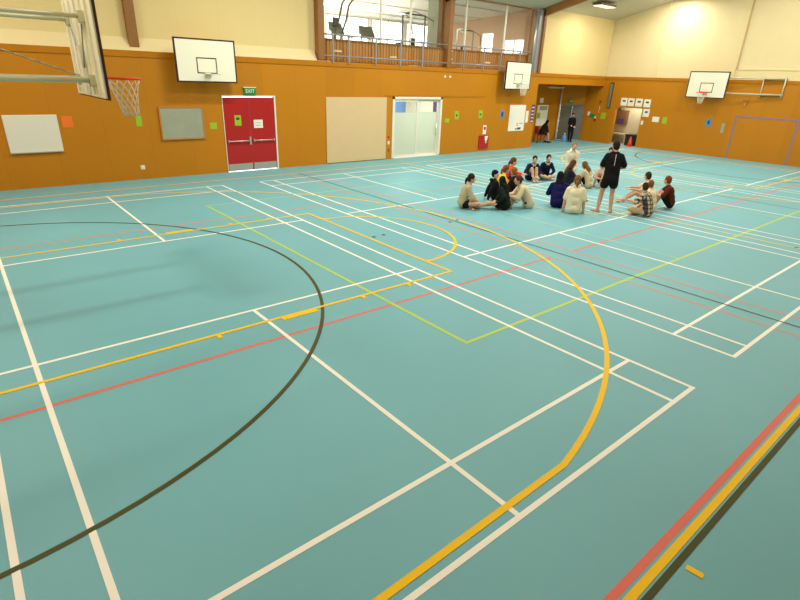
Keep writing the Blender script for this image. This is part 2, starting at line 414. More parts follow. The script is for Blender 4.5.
for i, (x, z, lb) in enumerate(((5.5, 3.87, 'pale timber plate low on the gallery slats at the far left'), (8.05, 3.79, 'pale timber plate low on the gallery slats above the sliding door'), (11.05, 4.18, 'upper of two pale plates just right of the middle gallery column'), (11.05, 3.86, 'lower of two pale plates just right of the middle gallery column'), (13.45, 3.82, 'pale timber plate on the gallery slats left of the right-hand far backboard'))):
    boxobj('timber_plate', (x-.17, x+.17, YF+.17, YF+.20, z-.035, z+.035), 'pinkpanel', bar)

# deep dark partition and grey steel strip behind the middle column
bm = bmesh.new(); add_box(bm, 10.66, 10.76, YF+.34, 15.98, GZ, zg(16.0)+.02, 0); add_box(bm, 10.66, 10.72, 15.98, 16.6, GZ, zg(16.6)+.02, 1)
struct(obj('trim_11', bm, ['kwood', 'grey']))
# exercise machines in the gallery
def machine(name, label, x, y, rz, parts, group='exercise machines in the gallery'):
    t = thing(name, label, 'exercise machine', (x, y, GZ), rz, group)
    for nm, m, fn in parts:
        bm = bmesh.new(); fn(bm); obj(nm, bm, m, t)
    return t
def cable_parts(h=1.95, w=.9):
    def frame(bm):
        for s in (0, w):
            add_tube(bm, [(s,0,0),(s,0,h)], .035); add_tube(bm, [(s,0,h),(s+.25*(1 if s == 0 else 1),-.25,h-.2),(s+.28,-.3,h-.75)], .025)
            add_tube(bm, [(s,-.45,.03),(s,.45,.03)], .035)
        add_tube(bm, [(0,0,h),(w,0,h)], .03); add_tube(bm, [(0,0,h-.02),(w*.5,0,h+.12),(w,0,h-.02)], .015)
    def stack(bm):
        for k in range(9): add_box(bm, -.12, .12, .08, .28, .1+.09*k, .175+.09*k)
    def seat(bm): add_box(bm, w/2-.17, w/2+.17, -.35, .05, .45, .52); add_box(bm, w/2-.15, w/2+.15, .05, .12, .55, 1.1)
    return [('frame', 'mach', frame), ('weight_stack', 'pad', stack), ('seat', 'pad', seat)]
machine('cable_machine', 'tall cable weight machine behind the gallery rail left of the middle column', 9.22, 16.5, 0, cable_parts(1.95, 1.2))
machine('cable_machine', 'weight machine frame in the gallery right of the middle column, near the pink end wall', 14.15, 18.3, 0, cable_parts(1.8, 1.1))
def tread_parts():
    def deck(bm): add_box(bm, -.35, .35, -.9, .7, .08, .22)
    def up_(bm):
        for s in (-.33, .33): add_tube(bm, [(s,.6,.2),(s,.75,1.25)], .03); add_tube(bm, [(s,.75,1.2),(s,.15,1.05)], .025)
        add_tube(bm, [(-.33,.75,1.2),(.33,.75,1.2)], .025)
    def con(bm): add_prism(bm, [(-.38,.62,1.2),(-.38,.85,1.3),(-.38,.9,1.62),(-.38,.84,1.62)], (.76,0,0))
    return [('running_deck', 'pad', deck), ('handrail', 'mach', up_), ('console', 'pad', con)]
machine('treadmill', 'treadmill console above the gallery slats near its left end', 5.35, 17.2, 0, tread_parts())
machine('treadmill', 'treadmill standing second from the left end of the gallery', 8.0, 18.4, .3, tread_parts())
machine('treadmill', 'treadmill seen low behind the gallery rail beside the first white mullion', 9.6, 18.6, .1, tread_parts())
def ellip_parts():
    def fr(bm):
        add_tube(bm, [(0,-.7,.05),(0,.7,.05)], .05); add_tube(bm, [(0,.5,.05),(0,.45,1.3)], .045)
        for s in (-.28, .28): add_tube(bm, [(s,.5,.35),(s,.35,1.0),(s,.15,1.5),(s,.0,2.05),(s,-.2,2.25)], .036)
        add_tube(bm, [(-.28,.4,.8),(.28,.4,.8)], .03)
    def wh(bm):
        add_tube(bm, [(-.06,.6,.45),(.06,.6,.45)], .33, 20)
    def con(bm): add_box(bm, -.2, .2, .4, .46, 1.25, 1.6)
    return [('frame', 'mach', fr), ('flywheel', 'pad', wh), ('console', 'pad', con)]
machine('elliptical_trainer', 'elliptical trainer with tall curved arms at the left end of the gallery', 6.75, 16.9, .5, ellip_parts())
machine('elliptical_trainer', 'trainer with dark upright screen right of the middle gallery column', 11.9, 17.1, -.4, ellip_parts())

# ------------------------------------------------------------------ roller/screens, doors on the far wall
tag(boxobj('projection_panel', (4.85, 7.62, YF-.03, YF, .03, 2.35), 'pinkpanel', bevel=.004), 'large plain beige panel on the orange wall left of the glass sliding door', 'panel')
# red double doors
e = sempty('door_1', (1.02, YF, 0))
bm = bmesh.new()
add_box(bm, 0, .02, -.02, .1, 0, 2.38); add_box(bm, 1.79, 1.84, -.03, .1, 0, 2.38); add_box(bm, .02, 1.79, -.02, .1, 2.345, 2.38)
obj('door_frame', bm, 'white', e)
for k in (0, 1):
    x0 = .025 + .885*k; x1 = x0 + .875
    lf = boxobj('door_leaf', (x0, x1, -.005, .045, .02, 2.32), 'red', e)
    boxobj('kick_plate', (x0+.02, x1-.02, -.012, -.005, .03, .25), 'steel', lf)
    bm = bmesh.new(); add_tube(bm, [(x0+.06, -.06, .98), (x1-.06, -.06, .98)], .018)
    for xx in (x0+.08, x1-.08): add_box(bm, xx-.02, xx+.02, -.07, -.005, .94, 1.02)
    obj('push_bar', bm, 'steel', lf)
    if k == 0: boxobj('lock_plate', (x1-.07, x1-.01, -.03, -.005, .85, 1.1), 'steel', lf)
# sliding glass door
e = sempty('door_2', (7.93, YF, 0))
bm = bmesh.new()
add_box(bm, 0, .09, -.03, .18, 0, 2.38); add_box(bm, 2.60, 2.69, -.03, .18, 0, 2.38); add_box(bm, 0, 2.69, -.03, .18, 2.29, 2.38); add_box(bm, 0, 2.69, -.03, .18, 0, .03)
obj('door_frame', bm, 'white', e)
for k, (x0, x1, y) in enumerate(((.09, 1.38, .02), (1.36, 2.60, .09))):
    bm = bmesh.new(); w = .07
    add_box(bm, x0, x0+w, y, y+.045, .03, 2.29); add_box(bm, x1-w, x1, y, y+.045, .03, 2.29)
    add_box(bm, x0+w, x1-w, y, y+.045, .03, .12); add_box(bm, x0+w, x1-w, y, y+.045, 2.2, 2.29)
    lf = obj('sliding_leaf', bm, 'white', e)
    boxobj('frosted_pane', (x0+w, x1-w, y+.015, y+.025, .12, 1.78), 'frost', lf)
    boxobj('clear_pane', (x0+w, x1-w, y+.015, y+.025, 1.78, 2.2), 'glass', lf)
    if k: 
        bm = bmesh.new(); add_tube(bm, [(x1-.12, y-.05, .85), (x1-.12, y-.05, 1.3)], .015)
        for z in (.87, 1.28): add_box(bm, x1-.13, x1-.11, y-.05, y+.02, z-.01, z+.01)
        obj('handle', bm, 'steel', lf)
# lobby seen through the sliding door
bm = bmesh.new()
add_box(bm, 7.4, 11.6, 18.6, 18.75, 0, 2.9); add_box(bm, 7.25, 7.4, YF+.2, 18.75, 0, 2.9); add_box(bm, 11.6, 11.75, YF+.2, 18.75, 0, 2.9); add_box(bm, 7.25, 11.75, YF+.2, 18.75, 2.75, 2.85)
struct(obj('wall_lobby', bm, 'white'))
struct(boxobj('floor_lobby', (7.25, 11.75, YF+.2, 18.75, -.12, -.001), 'carpet'))
tag(boxobj('notice_board', (10.45, 11.25, 18.54, 18.58, 1.5, 2.3), 'bluebag'), 'blue board on the lobby wall behind the left glass door leaf', 'board')
tag(boxobj('wall_poster', (11.56, 11.59, 16.68, 16.95, 1.6, 2.12), 'purple'), 'dark blue poster seen through the right glass door leaf', 'poster')

# EXIT sign over red door
def text_obj(s, size, loc, rot, m, parent=None, name='lettering'):
    cu = bpy.data.curves.new(name, 'FONT'); cu.body = s; cu.size = size; cu.extrude = .002; cu.align_x = 'CENTER'; cu.align_y = 'CENTER'
    o = bpy.data.objects.new(name, cu); COL.objects.link(o)
    bpy.context.view_layer.update()
    me = bpy.data.meshes.new_from_object(o.evaluated_get(bpy.context.evaluated_depsgraph_get()))
    bpy.data.objects.remove(o)
    me.materials.clear(); me.materials.append(M[m])
    o = bpy.data.objects.new(name, me); COL.objects.link(o); o.location = loc; o.rotation_euler = rot
    if parent is not None: o.parent = parent
    return o
t = thing('exit_sign', 'green EXIT sign above the red double doors', 'sign', (1.97, YF, 2.41))
boxobj('sign_face', (-.2, .2, -.06, 0, 0, .2), 'dgreen', t); text_obj('EXIT', .15, (0, -.065, .10), (R(90), 0, 0), 'paper', t)
boxobj('sign_housing', (-.22, .22, -.05, 0, .2, .225), 'white', t)
DX, DY = 1.22, -.74    # diagonal wall direction
DA = math.atan2(DY, DX)
t = thing('exit_sign', 'small green exit sign above the grey doors in the corner recess', 'sign', (22.33, 16.86, 2.06), DA)
boxobj('sign_face', (-.15, .15, -.05, 0, 0, .15), 'dgreen', t); text_obj('EXIT', .10, (0, -.056, .075), (R(90), 0, 0), 'paper', t)

# flat things on the far wall
def card(name, x, z, w, h, m, label, cat='card', group=None, y=YF, ink=None, rot=0):
    t = thing(name, label, cat, (x, y, z), rot, group)
    boxobj('sheet', (-w/2, w/2, -.008, .002, -h/2, h/2), m, t)
    if ink:
        for (a, b, c, d) in ink:
            bm = bmesh.new(); add_box(bm, a*w-w/2, b*w-w/2, -.0095, -.008, c*h-h/2, d*h-h/2)
            obj('print', bm, 'ink' if m != 'purple' else 'paper', t)
    return t
t = thing('whiteboard', 'blank whiteboard on the orange wall at the far left', 'whiteboard', (-4.12, YF, 1.40))
bm = bmesh.new(); add_box(bm, -.60, .60, -.03, .002, -.47, .47); obj('board', bm, 'wboard', t, .02)
bm = bmesh.new(); add_box(bm, -.6, .6, -.06, -.03, -.48, -.455); obj('pen_tray', bm, 'steel', t)
t = thing('notice_board', 'grey notice board in a wooden frame left of the red doors', 'notice board', (-.27, YF, 1.58))
boxobj('board', (-.62, .62, -.035, 0, -.44, .44), 'grey', t)
bm = bmesh.new(); w = .035
add_box(bm, -.66, .66, -.05, 0, .44, .44+w); add_box(bm, -.66, .66, -.05, 0, -.44-w, -.44); add_box(bm, -.66, -.62, -.05, 0, -.44, .44); add_box(bm, .62, .66, -.05, 0, -.44, .44)
obj('frame', bm, 'woodframe', t)
card('coloured_card', -3.30, 1.68, .26, .30, 'orangecard', 'orange card on the wall right of the blank whiteboard')
card('coloured_card', -1.50, 1.66, .16, .28, 'green', 'lime green card on the wall behind the near basketball net')
card('coloured_card', .68, 1.47, .22, .20, 'green', 'lime green card between the framed notice board and the red doors')
card('coloured_card', 10.98, 1.43, .26, .16, 'green', 'small lime green card immediately right of the glass sliding door')
card('coloured_card', 11.56, 1.64, .26, .34, 'green', 'upright lime green card, second right of the glass sliding door', ink=[(.3,.7,.35,.6)])
card('coloured_card', 13.1, 1.66, .26, .34, 'green', 'upright lime green card above the fire extinguisher panel', ink=[(.3,.7,.35,.6)])
card('coloured_card', 14.62, 1.64, .28, .34, 'blue', 'blue card with a dark centre left of the white chart on the far wall', ink=[(.25,.75,.2,.8)])
card('wall_chart', 15.75, 1.45, 1.2, 1.2, 'paper', 'large white chart on the orange wall below the right-hand far backboard', 'chart', ink=[(.45,.55,.05,.1),(.58,.8,.05,.13),(.5,.62,.28,.30),(.68,.9,.28,.30),(.5,.62,.2,.22)])
card('paper_strip', 16.52, 1.50, .2, .55, 'paper', 'narrow white paper strip between the white chart and purple poster', 'paper')
card('purple_poster', 16.93, 1.64, .24, .84, 'purple', 'tall purple poster with white blocks at the alcove edge', 'poster', ink=[(.15,.85,.04,.10),(.15,.85,.24,.29),(.15,.85,.43,.48),(.15,.85,.62,.67),(.15,.85,.82,.87)])
card('door_notice', 1.50, 1.62, .22, .32, 'green', 'lime green notice on the left red door leaf', 'notice', y=YF-.005, ink=[(.25,.75,.55,.8)])
card('door_notice', 2.20, 1.50, .32, .26, 'paper', 'white paper notice on the right red door leaf', 'notice', y=YF-.005, ink=[(.2,.8,.3,.34),(.2,.8,.6,.64)])
# fire extinguisher cabinet + sign, switches
t = thing('extinguisher_cabinet', 'red fire extinguisher cabinet on the wall near the floor', 'fire cabinet', (13.45, YF, .43))
boxobj('cabinet', (-.33, .33, -.05, .002, -.3, .3), 'fridge', t, .01)
bm = bmesh.new(); add_prism(bm, [(.06,-.052,.06),(.02,-.052,.26),(.26,-.052,.26),(.2,-.052,.06)], (0,-.004,0)); add_box(bm, .1, .17, -.056, -.052, -.06, .06); obj('symbol', bm, 'paper', t)
t = thing('fire_sign', 'white and red fire instruction sign above the red cabinet', 'sign', (13.47, YF, .97))
boxobj('sheet', (-.11, .11, -.01, .002, -.2, .2), 'paper', t); boxobj('red_symbol', (-.07, .07, -.013, -.01, .0, .13), 'fridge', t)
def switch(x, z, label, w=.09, h=.13, m='white', y=YF):
    t = thing('wall_switch', label, 'switch', (x, y, z)); boxobj('plate', (-w/2, w/2, -.015, .002, -h/2, h/2), m, t, .003)
    boxobj('rocker', (-w/5, w/5, -.022, -.015, -h/5, h/5), m, t); return t
switch(7.77, .64, 'white wall switch left of the glass door, waist height'); switch(7.77, .86, 'small dark switch above the white one left of the glass door', .07, .08, 'fridge'); switch(7.78, .35, 'small brown socket lowest left of the glass door', .08, .12, 'kwood')
switch(-1.59, .35, 'small white socket low on the wall left of the red doors', .12, .12)
switch(10.71, 3.18, 'left of two small white fittings above the sliding door', .08, .08); switch(11.0, 3.18, 'right of two small white fittings above the sliding door', .08, .08)

# ------------------------------------------------------------------ basketball goals
def net_bm(r0=.225, r1=.095, h=.48, n=12, skew=(0,0)):
    bm = bmesh.new(); L = 6
    def pt(k, l, off):
        f = l/L; r = r0 + (r1-r0)*(f**.6) ; a = 2*PI*(k+off)/n
        return (r*math.cos(a) + skew[0]*f, r*math.sin(a) + skew[1]*f, -h*f)
    for k in range(n):
        for s in (1, -1):
            add_tube(bm, [pt(k + s*.5*l, l, 0) for l in range(L+1)], .0048, 5)
    return bm
def goal(name, label, loc, rz, rim_mat, net=True, w=1.8, h=1.18, rimz=.24, backmat='board', arms=None, skew=(0,0), group='basketball backboards'):
    """local: board faces -y, bottom centre at origin"""
    t = thing(name, label, 'basketball hoop', loc, rz, group)
    boxobj('backboard', (-w/2+.03, w/2-.03, -.01, .02, .03, h-.03), 'board', t)
    if backmat != 'board':
        bm = bmesh.new(); add_box(bm, -w/2+.02, w/2-.02, .02, .035, .02, h-.02)
        for x in (-.62, -.32, 0, .32, .62): add_box(bm, x-.012, x+.012, .035, .06, .05, h-.05)
        obj('back_panel', bm, 'board', t)
    bm = bmesh.new(); b = .042; bd = .035 if backmat == 'board' else .012
    add_box(bm, -w/2, w/2, -.015, bd, h-b, h); add_box(bm, -w/2, w/2, -.015, bd, 0, b); add_box(bm, -w/2, -w/2+b, -.015, bd, b, h-b); add_box(bm, w/2-b, w/2, -.015, bd, b, h-b)
    obj('border', bm, 'border', t)
    bm = bmesh.new(); a, b0, c0, b = .30, rimz+.01, rimz+.44, .03
    add_box(bm, -a, a, -.013, -.01, c0-b, c0); add_box(bm, -a, a, -.013, -.01, b0, b0+b); add_box(bm, -a, -a+b, -.013, -.01, b0+b, c0-b); add_box(bm, a-b, a, -.013, -.01, b0+b, c0-b)
    obj('target_square', bm, 'border', t)
    bm = bmesh.new(); cy = -.15-.225
    add_tube(bm, [(.225*math.cos(2*PI*k/32), cy+.225*math.sin(2*PI*k/32), rimz) for k in range(32)], .014, 8, True)
    add_box(bm, -.09, .09, -.16, -.012, rimz-.012, rimz+.008); add_box(bm, -.09, .09, -.02, -.012, rimz-.12, rimz+.03)
    for s in (-1, 1): add_tube(bm, [(s*.07,-.02,rimz-.09),(s*.10,-.2,rimz-.005)], .008, 6)
    r = obj('rim', bm, rim_mat, t)
    if net:
        nb = obj('net', net_bm(skew=skew), 'net', t); nb.location = (0, cy, rimz-.01)
    if arms:
        bm = bmesh.new(); arms(bm); obj('mounting_arms', bm, 'galv', t)
    return t
def short_arms(bm):
    for s in (-.45, .45):
        for z in (.2, .66): add_tube(bm, [(s, .02, z), (s, .445, z)], .025)
        add_tube(bm, [(s,.42,.1),(s,.42,.72)], .025)
    add_tube(bm, [(-.45,.42,.4),(.45,.42,.4)], .02)
goal('basketball_hoop', 'white backboard with no net on the far wall, above the framed notice board', (.49, YF-.47, 2.745), 0, 'rimwhite', False, arms=short_arms)
goal('basketball_hoop', 'white backboard with a short white net under the gallery, beside the alcove', (14.92, YF-.47, 2.74), 0, 'rimwhite', True, arms=short_arms)
# right wall goal, folded flat on a swinging frame (local +x -> world -y)
def fold_arms(bm):
    for z in (.26, .92):
        add_tube(bm, [(.55, .06, z), (3.05, .30, z)], .028)
    for x in (2.25, 3.1):
        add_tube(bm, [(x, .32, .12), (x, .32, 1.0)], .03)
    for z in (.26, .92): add_tube(bm, [(2.2, .32, z), (3.15, .32, z)], .025)
    add_box(bm, 2.2, 3.15, .35, .40, .22, .30); add_box(bm, 2.2, 3.15, .35, .40, .88, .96)
    for z in (.26, .92): add_box(bm, .45, .65, .02, .09, z-.05, z+.05)
goal('basketball_hoop', 'white backboard with red rim folded along the right-hand wall', (XR-.42, 9.78, 2.665), -PI/2, 'rimred', True, arms=fold_arms)
# near goal at the left: seen from behind, long arms to the left wall.  faces +x: local -y -> +x
def long_arms(bm):
    for s in (-.40, .40):
        for z in (.22, .93):
            add_tube(bm, [(s, .06, z), (s, 3.47, z)], .034 if z < .5 else .026)
            add_box(bm, s-.05, s+.05, .02, .10, z-.06, z+.06)
            add_tube(bm, [(s-.035, .07, z-.05), (s+.035, .07, z-.05)], .03, 8)
    for z in (.22, .93): add_tube(bm, [(-.40, 1.6, z), (.40, 1.6, z)], .02)
    for s in (-.40, .40): add_tube(bm, [(s, 3.45, .1), (s, 3.45, 1.8)], .03)
near = goal('basketball_hoop', 'near white backboard seen from behind with red rim and white net', (-4.19, 6.66, 2.705), PI/2, 'rimred', True, w=1.72, h=1.2, backmat='boardback', arms=long_arms, skew=(.03, -.06))
bm = bmesh.new()
pts = [Vector((.36, .1, .27)).lerp(Vector((.36, 3.44, 1.42)), k/26) for k in range(27)]
for k in range(0, 26):
    a, b = pts[k], pts[k+1]; add_tube(bm, [a, a.lerp(b, .55) + Vector((.012*(-1)**k, 0, 0)), b], .010, 5)
obj('stay_chain', bm, 'grey', near)
bm = bmesh.new(); add_box(bm, -.07, .07, .04, .09, .05, .62); obj('rim_bracket', bm, 'white', near)
bm = bmesh.new()
for s in (-1, 1): add_tube(bm, [(s*.40, .065, .93), (0, .065, .25)], .009, 5)
obj('brace_wire', bm, 'greysteel', near)

# ------------------------------------------------------------------ right wall things (local -y faces -x : rz=-90deg -> local x = world -y)
def rcard(name, y, z, w, h, m, label, cat='card', ink=None, group=None):
    t = card(name, 0, z, w, h, m, label, cat, group, 0, ink); t.location = (XR, y, z); t.rotation_euler = (0,0,-PI/2); return t
for i, (y, z, w, lb) in enumerate(((14.05, 2.27, .36, 'leftmost of four posters in a row above the storeroom doorway'), (13.64, 2.27, .36, 'second from left of the four posters above the storeroom doorway'), (13.19, 2.27, .38, 'third from left of the four posters above the storeroom doorway'), (12.73, 2.26, .36, 'rightmost poster in the row above the storeroom doorway, with a green patch'), (12.68, 1.78, .34, 'single poster hanging below the rightmost of the row beside the doorway'))):
    rcard('poster', y, z, w, .40, 'paper', lb, 'poster', [(.28,.75,.5,.72)], 'posters around the storeroom doorway')
rcard('white_notice', 12.10, 1.50, .36, .26, 'paper', 'blank white notice right of the storeroom doorway', 'notice')
rcard('coloured_card', 11.62, 1.48, .24, .34, 'green', 'lime green card right of the storeroom doorway')
rcard('coloured_card', 15.15, 1.46, .28, .34, 'green', 'lime green card left of the storeroom doorway')
rcard('coloured_card', 9.45, 1.56, .26, .34, 'blue', 'blue card with a dark centre below the folded backboard', ink=[(.3,.7,.25,.75)])
rcard('white_strip', 8.76, 1.35, .14, .44, 'grey', 'pale grey strip beside the purple goal outline', 'strip')
rcard('wall_switch', 12.80, 1.28, .12, .2, 'paper', 'small white switch at the right edge of the storeroom doorway', 'switch')
rcard('coloured_card', 15.85, 1.42, .34, .22, 'dgreen', 'dark green card beside the grey doors on the right wall')
rcard('white_notice', 16.08, 1.52, .16, .22, 'paper', 'tiny white notice beside the grey doors above the green card', 'notice')
t = thing('fire_alarm', 'small red fire alarm button beside the grey doors', 'alarm', (XR, 15.62, 1.22), -PI/2)
boxobj('case', (-.07, .07, -.05, .002, -.07, .07), 'fridge', t); boxobj('button_plate', (-.04, .04, -.055, .002, .07, .16), 'paper', t)
t = thing('wall_hook_rope', 'pale cord hanging from a red fitting right of the grey doors', 'cord', (XR, 15.45, 1.95), -PI/2)
bm = bmesh.new(); add_tube(bm, [(0,-.03,.0),(.03,-.03,-.1),(-.02,-.03,-.22),(.02,-.03,-.34)], .012, 6); obj('cord', bm, 'net', t)
boxobj('fitting', (-.05, .05, -.05, .002, .2, .30), 'fridge', t)
t = thing('strip_heater', 'tall dark slatted panel fixed upright on the wall near the corner', 'wall panel', (XR, 14.90, 2.57), -PI/2)
boxobj('casing', (-.10, .10, -.06, .002, -.66, .66), 'heater', t)
bm = bmesh.new()
for k in range(20): add_box(bm, -.08, .06, -.07, -.06, -.6+.06*k, -.575+.06*k)
obj('grille', bm, 'grey', t)
t = thing('wall_bracket', 'yellowish metal bracket on the wall below the folded hoop frame', 'bracket', (XR, 8.05, 2.53), -PI/2)
bm = bmesh.new(); add_box(bm, -.05, .05, -.05, .002, -.15, .08); add_tube(bm, [(-.02,-.04,.05),(-.12,-.12,.16)], .015, 6); add_tube(bm, [(.02,-.04,.05),(.14,-.12,.16)], .015, 6); obj('bracket', bm, 'woodframe', t)
bm = bmesh.new(); y0, y1, zt, w = 5.74, 8.30, 1.95, .06
for a in ((y0, y0+w, .0, zt), (y1-w, y1, .0, zt), (y0+w, y1-w, zt-w, zt)): add_box(bm, XR-.006, XR-.0005, *a)
tag(obj('goal_outline', bm, 'tapepurple'), 'purple goal outline taped on the right-hand orange wall', 'goal outline')

# store room behind doorway
bm = bmesh.new()
add_box(bm, 24.9, 25.05, 12.0, 16.0, 0, 2.6); add_box(bm, XR+.2, 24.9, 12.0, 12.15, 0, 2.6); add_box(bm, XR+.2, 24.9, 15.85, 16.0, 0, 2.6); add_box(bm, XR+.2, 25.05, 12.0, 16.0, 2.45, 2.6)
struct(obj('wall_store', bm, 'store'))
struct(boxobj('floor_store', (XR-.0, 25.05, 12.0, 16.0, -.12, -.001), 'grey'))
t = thing('wall_cabinet', 'brown wall cabinet hanging inside the storeroom', 'cabinet', (24.9, 14.95, 1.35))
boxobj('carcass', (-.25, .002, -.4, .28, -.35, .42), 'kwood', t); boxobj('dark_shelf', (-.27, -.25, -.3, .1, -.33, -.05), 'purple', t); boxobj('top_tray', (-.22, -.02, -.2, .05, .42, .7), 'grey', t)
t = thing('storage_bench', 'low pale bench inside the storeroom doorway', 'bench', (24.5, 14.75, 0))
boxobj('bench_top', (-.3, .3, -.6, .6, .46, .52), 'store', t); boxobj('bench_side', (-.28, .28, -.58, -.52, 0, .46), 'store', t); boxobj('bench_side', (-.28, .28, .52, .58, 0, .46), 'store', t)
t = thing('black_bin', 'black crate behind the orange cone in the storeroom doorway', 'crate', (23.75, 13.45, 0))
bm = bmesh.new(); add_prism(bm, [(-.3,-.3,0),(.3,-.3,0),(.3,.3,0),(-.3,.3,0)], (0,0,.55)); obj('body', bm, 'black', t, .02); boxobj('lip', (-.33, .33, -.33, .33, .55, .59), 'black', t, .01)
t = thing('traffic_cone', 'orange traffic cone standing in the storeroom doorway', 'cone', (23.0, 13.18, 0))
bm = bmesh.new(); add_lathe(bm, [(.13,.03),(.09,.22),(.035,.5),(.02,.52)]); obj('cone', bm, 'conem', t)
bm = bmesh.new(); add_box(bm, -.19, .19, -.19, .19, 0, .035); obj('base', bm, 'conem', t, .01)

# ------------------------------------------------------------------ corner recess
e = sempty('door_3', (21.87, 17.18, 0)); e.rotation_euler = (0, 0, DA)
Ld = math.hypot(DX, DY)
for k in (0, 1):
    lf = boxobj('door_leaf', (.02+Ld/2*k, Ld/2*(k+1)-.005, -.02, .03, 0.01, 1.92), 'greydoor2' if k == 0 else 'greydoor', e)
    if k: boxobj('handle', (Ld/2+.05, Ld/2+.09, -.06, -.02, .85, 1.15), 'steel', lf)
bm = bmesh.new(); add_box(bm, -.02, Ld+.02, -.03, .0, 1.92, 1.97); add_box(bm, Ld-.01, Ld+.03, -.03, .03, 0, 1.92); obj('door_frame', bm, 'greydoor', e)
t = thing('fluorescent_light', 'unlit white strip light high on the recess back wall', 'light', (21.15, 17.2, 2.84))
boxobj('housing', (-.75, .75, -.08, .002, 0, .06), 'white', t); bm = bmesh.new(); add_tube(bm, [(-.7,-.05,-.015),(.7,-.05,-.015)], .015); obj('tube', bm, 'white', t)
bm = bmesh.new(); add_tube(bm, [(21.70, 17.12, 0), (21.70, 17.12, 2.82)], .05, 12)
tag(obj('pipe', bm, 'white'), 'white vertical pipe on the recess back wall beside the grey doors', 'pipe')
t = thing('display_board', 'white display board with pictures behind the person on the chair', 'board', (20.2, 17.2, 1.38))
boxobj('board', (-.48, .48, -.02, .002, -.55, .55), 'paper', t); boxobj('picture_strip', (-.3, .4, -.026, -.02, .28, .5), 'grey', t); boxobj('green_sheet', (-.46, -.2, -.026, -.02, -.15, .15), 'green', t)
card('white_notice', 20.0, 2.17, .32, .26, 'paper', 'small white sheet above the display board in the recess', 'notice', y=17.2)
card('wall_clock_card', 21.05, 1.26, .2, .26, 'woodframe', 'small wooden plaque left of the white pipe in the recess', 'plaque', y=17.2)
t = thing('water_bottle', 'large blue and clear water bottle on the floor by the grey doors', 'bottle', (21.45, 16.35, 0))
bm = bmesh.new(); add_lathe(bm, [(.12,0),(.13,.02),(.13,.26),(.10,.33),(.04,.38),(.04,.42)]); obj('body', bm, 'bluebag', t)
bm = bmesh.new(); add_lathe(bm, [(.045,.42),(.045,.46)]); obj('cap', bm, 'white', t)
t = thing('chair', 'dark red chair in the recess that the seated person uses', 'chair', (19.35, 16.55, 0), R(-25))
boxobj('seat', (-.2, .22, -.22, .22, .41, .45), 'fridge', t, .01); boxobj('backrest', (-.24, -.20, -.2, .2, .5, .88), 'fridge', t, .01)
for sx in (-.2, .19):
    for sy in (-.19, .19):
        bm = bmesh.new(); add_tube(bm, [(sx, sy, 0), (sx, sy, .41 if sx > 0 else .86)], .014); obj('leg', bm, 'black', t)

# ------------------------------------------------------------------ ceiling lights
def lamp(loc, label, power, size=(1.3, .5)):
    t = thing('ceiling_light', label, 'ceiling light', loc, 0, 'ceiling lights')
    bm = bmesh.new(); add_box(bm, -size[0]/2, size[0]/2, -size[1]/2, size[1]/2, -.16, -.06); add_box(bm, -.04, .04, -.04, .04, -.06, .12); obj('housing', bm, 'kwood', t, .01)
    boxobj('diffuser', (-size[0]/2+.04, size[0]/2-.04, -size[1]/2+.04, size[1]/2-.04, -.19, -.16), 'lamp', t)
    ld = bpy.data.lights.new('lamp_light', 'AREA'); ld.shape = 'RECTANGLE'; ld.size = size[0]-.1; ld.size_y = size[1]-.1; ld.energy = power; ld.color = (1, .955, .855)
    lo = bpy.data.objects.new('lamp_light', ld); COL.objects.link(lo); lo.location = (0, 0, -.20); lo.parent = t
    return t
LP = 330
lamp((19.4, 13.9, zc(13.9)), 'boxy ceiling light near the far right corner of the roof', LP*.35)
lamp((21.9, 11.7, zc(11.7)), 'ceiling light close to the right wall, casting the bright patch', LP*.55)
for x in (-6.2, 1.6, 7.7, 13.9, 19.6):
    for y in (11.6, 6.7, 1.8):
        if x == 19.6 and y == 11.6: continue
        lamp((x, y, zc(y)), 'ceiling light hanging from the roof out of the picture', LP*{11.6: 1.0, 6.7: .95, 1.8: .5}[y]*{-6.2: .8, 1.6: .9, 7.7: 1., 13.9: 1.1, 19.6: 1.15}[x])
def hid(name, loc, power, size, col=(1, .93, .8), rot=(0,0,0)):
    ld = bpy.data.lights.new(name, 'AREA'); ld.size = size; ld.energy = power; ld.color = col
    lo = bpy.data.objects.new(name, ld); COL.objects.link(lo); lo.location = loc; lo.rotation_euler = rot
hid('lobby_lamp', (9.5, 17.2, 2.7), 165, 1.2, (.95, 1, .95))
hid('gallery_fill', (7.0, 19, 3.9), 260, 2.0, (1, .95, .82), (PI, 0, 0)); hid('gallery_fill', (10.0, 19.5, 3.9), 160, 2.0, (1, .95, .82), (PI, 0, 0)); hid('gallery_fill', (13.5, 18.5, 5.7), 170, 2.0, (1, .95, .82))  # unseen area lights without fixtures, added to brighten the gallery and its ceiling
hid('store_lamp', (24.2, 14.0, 2.4), 48, .6)

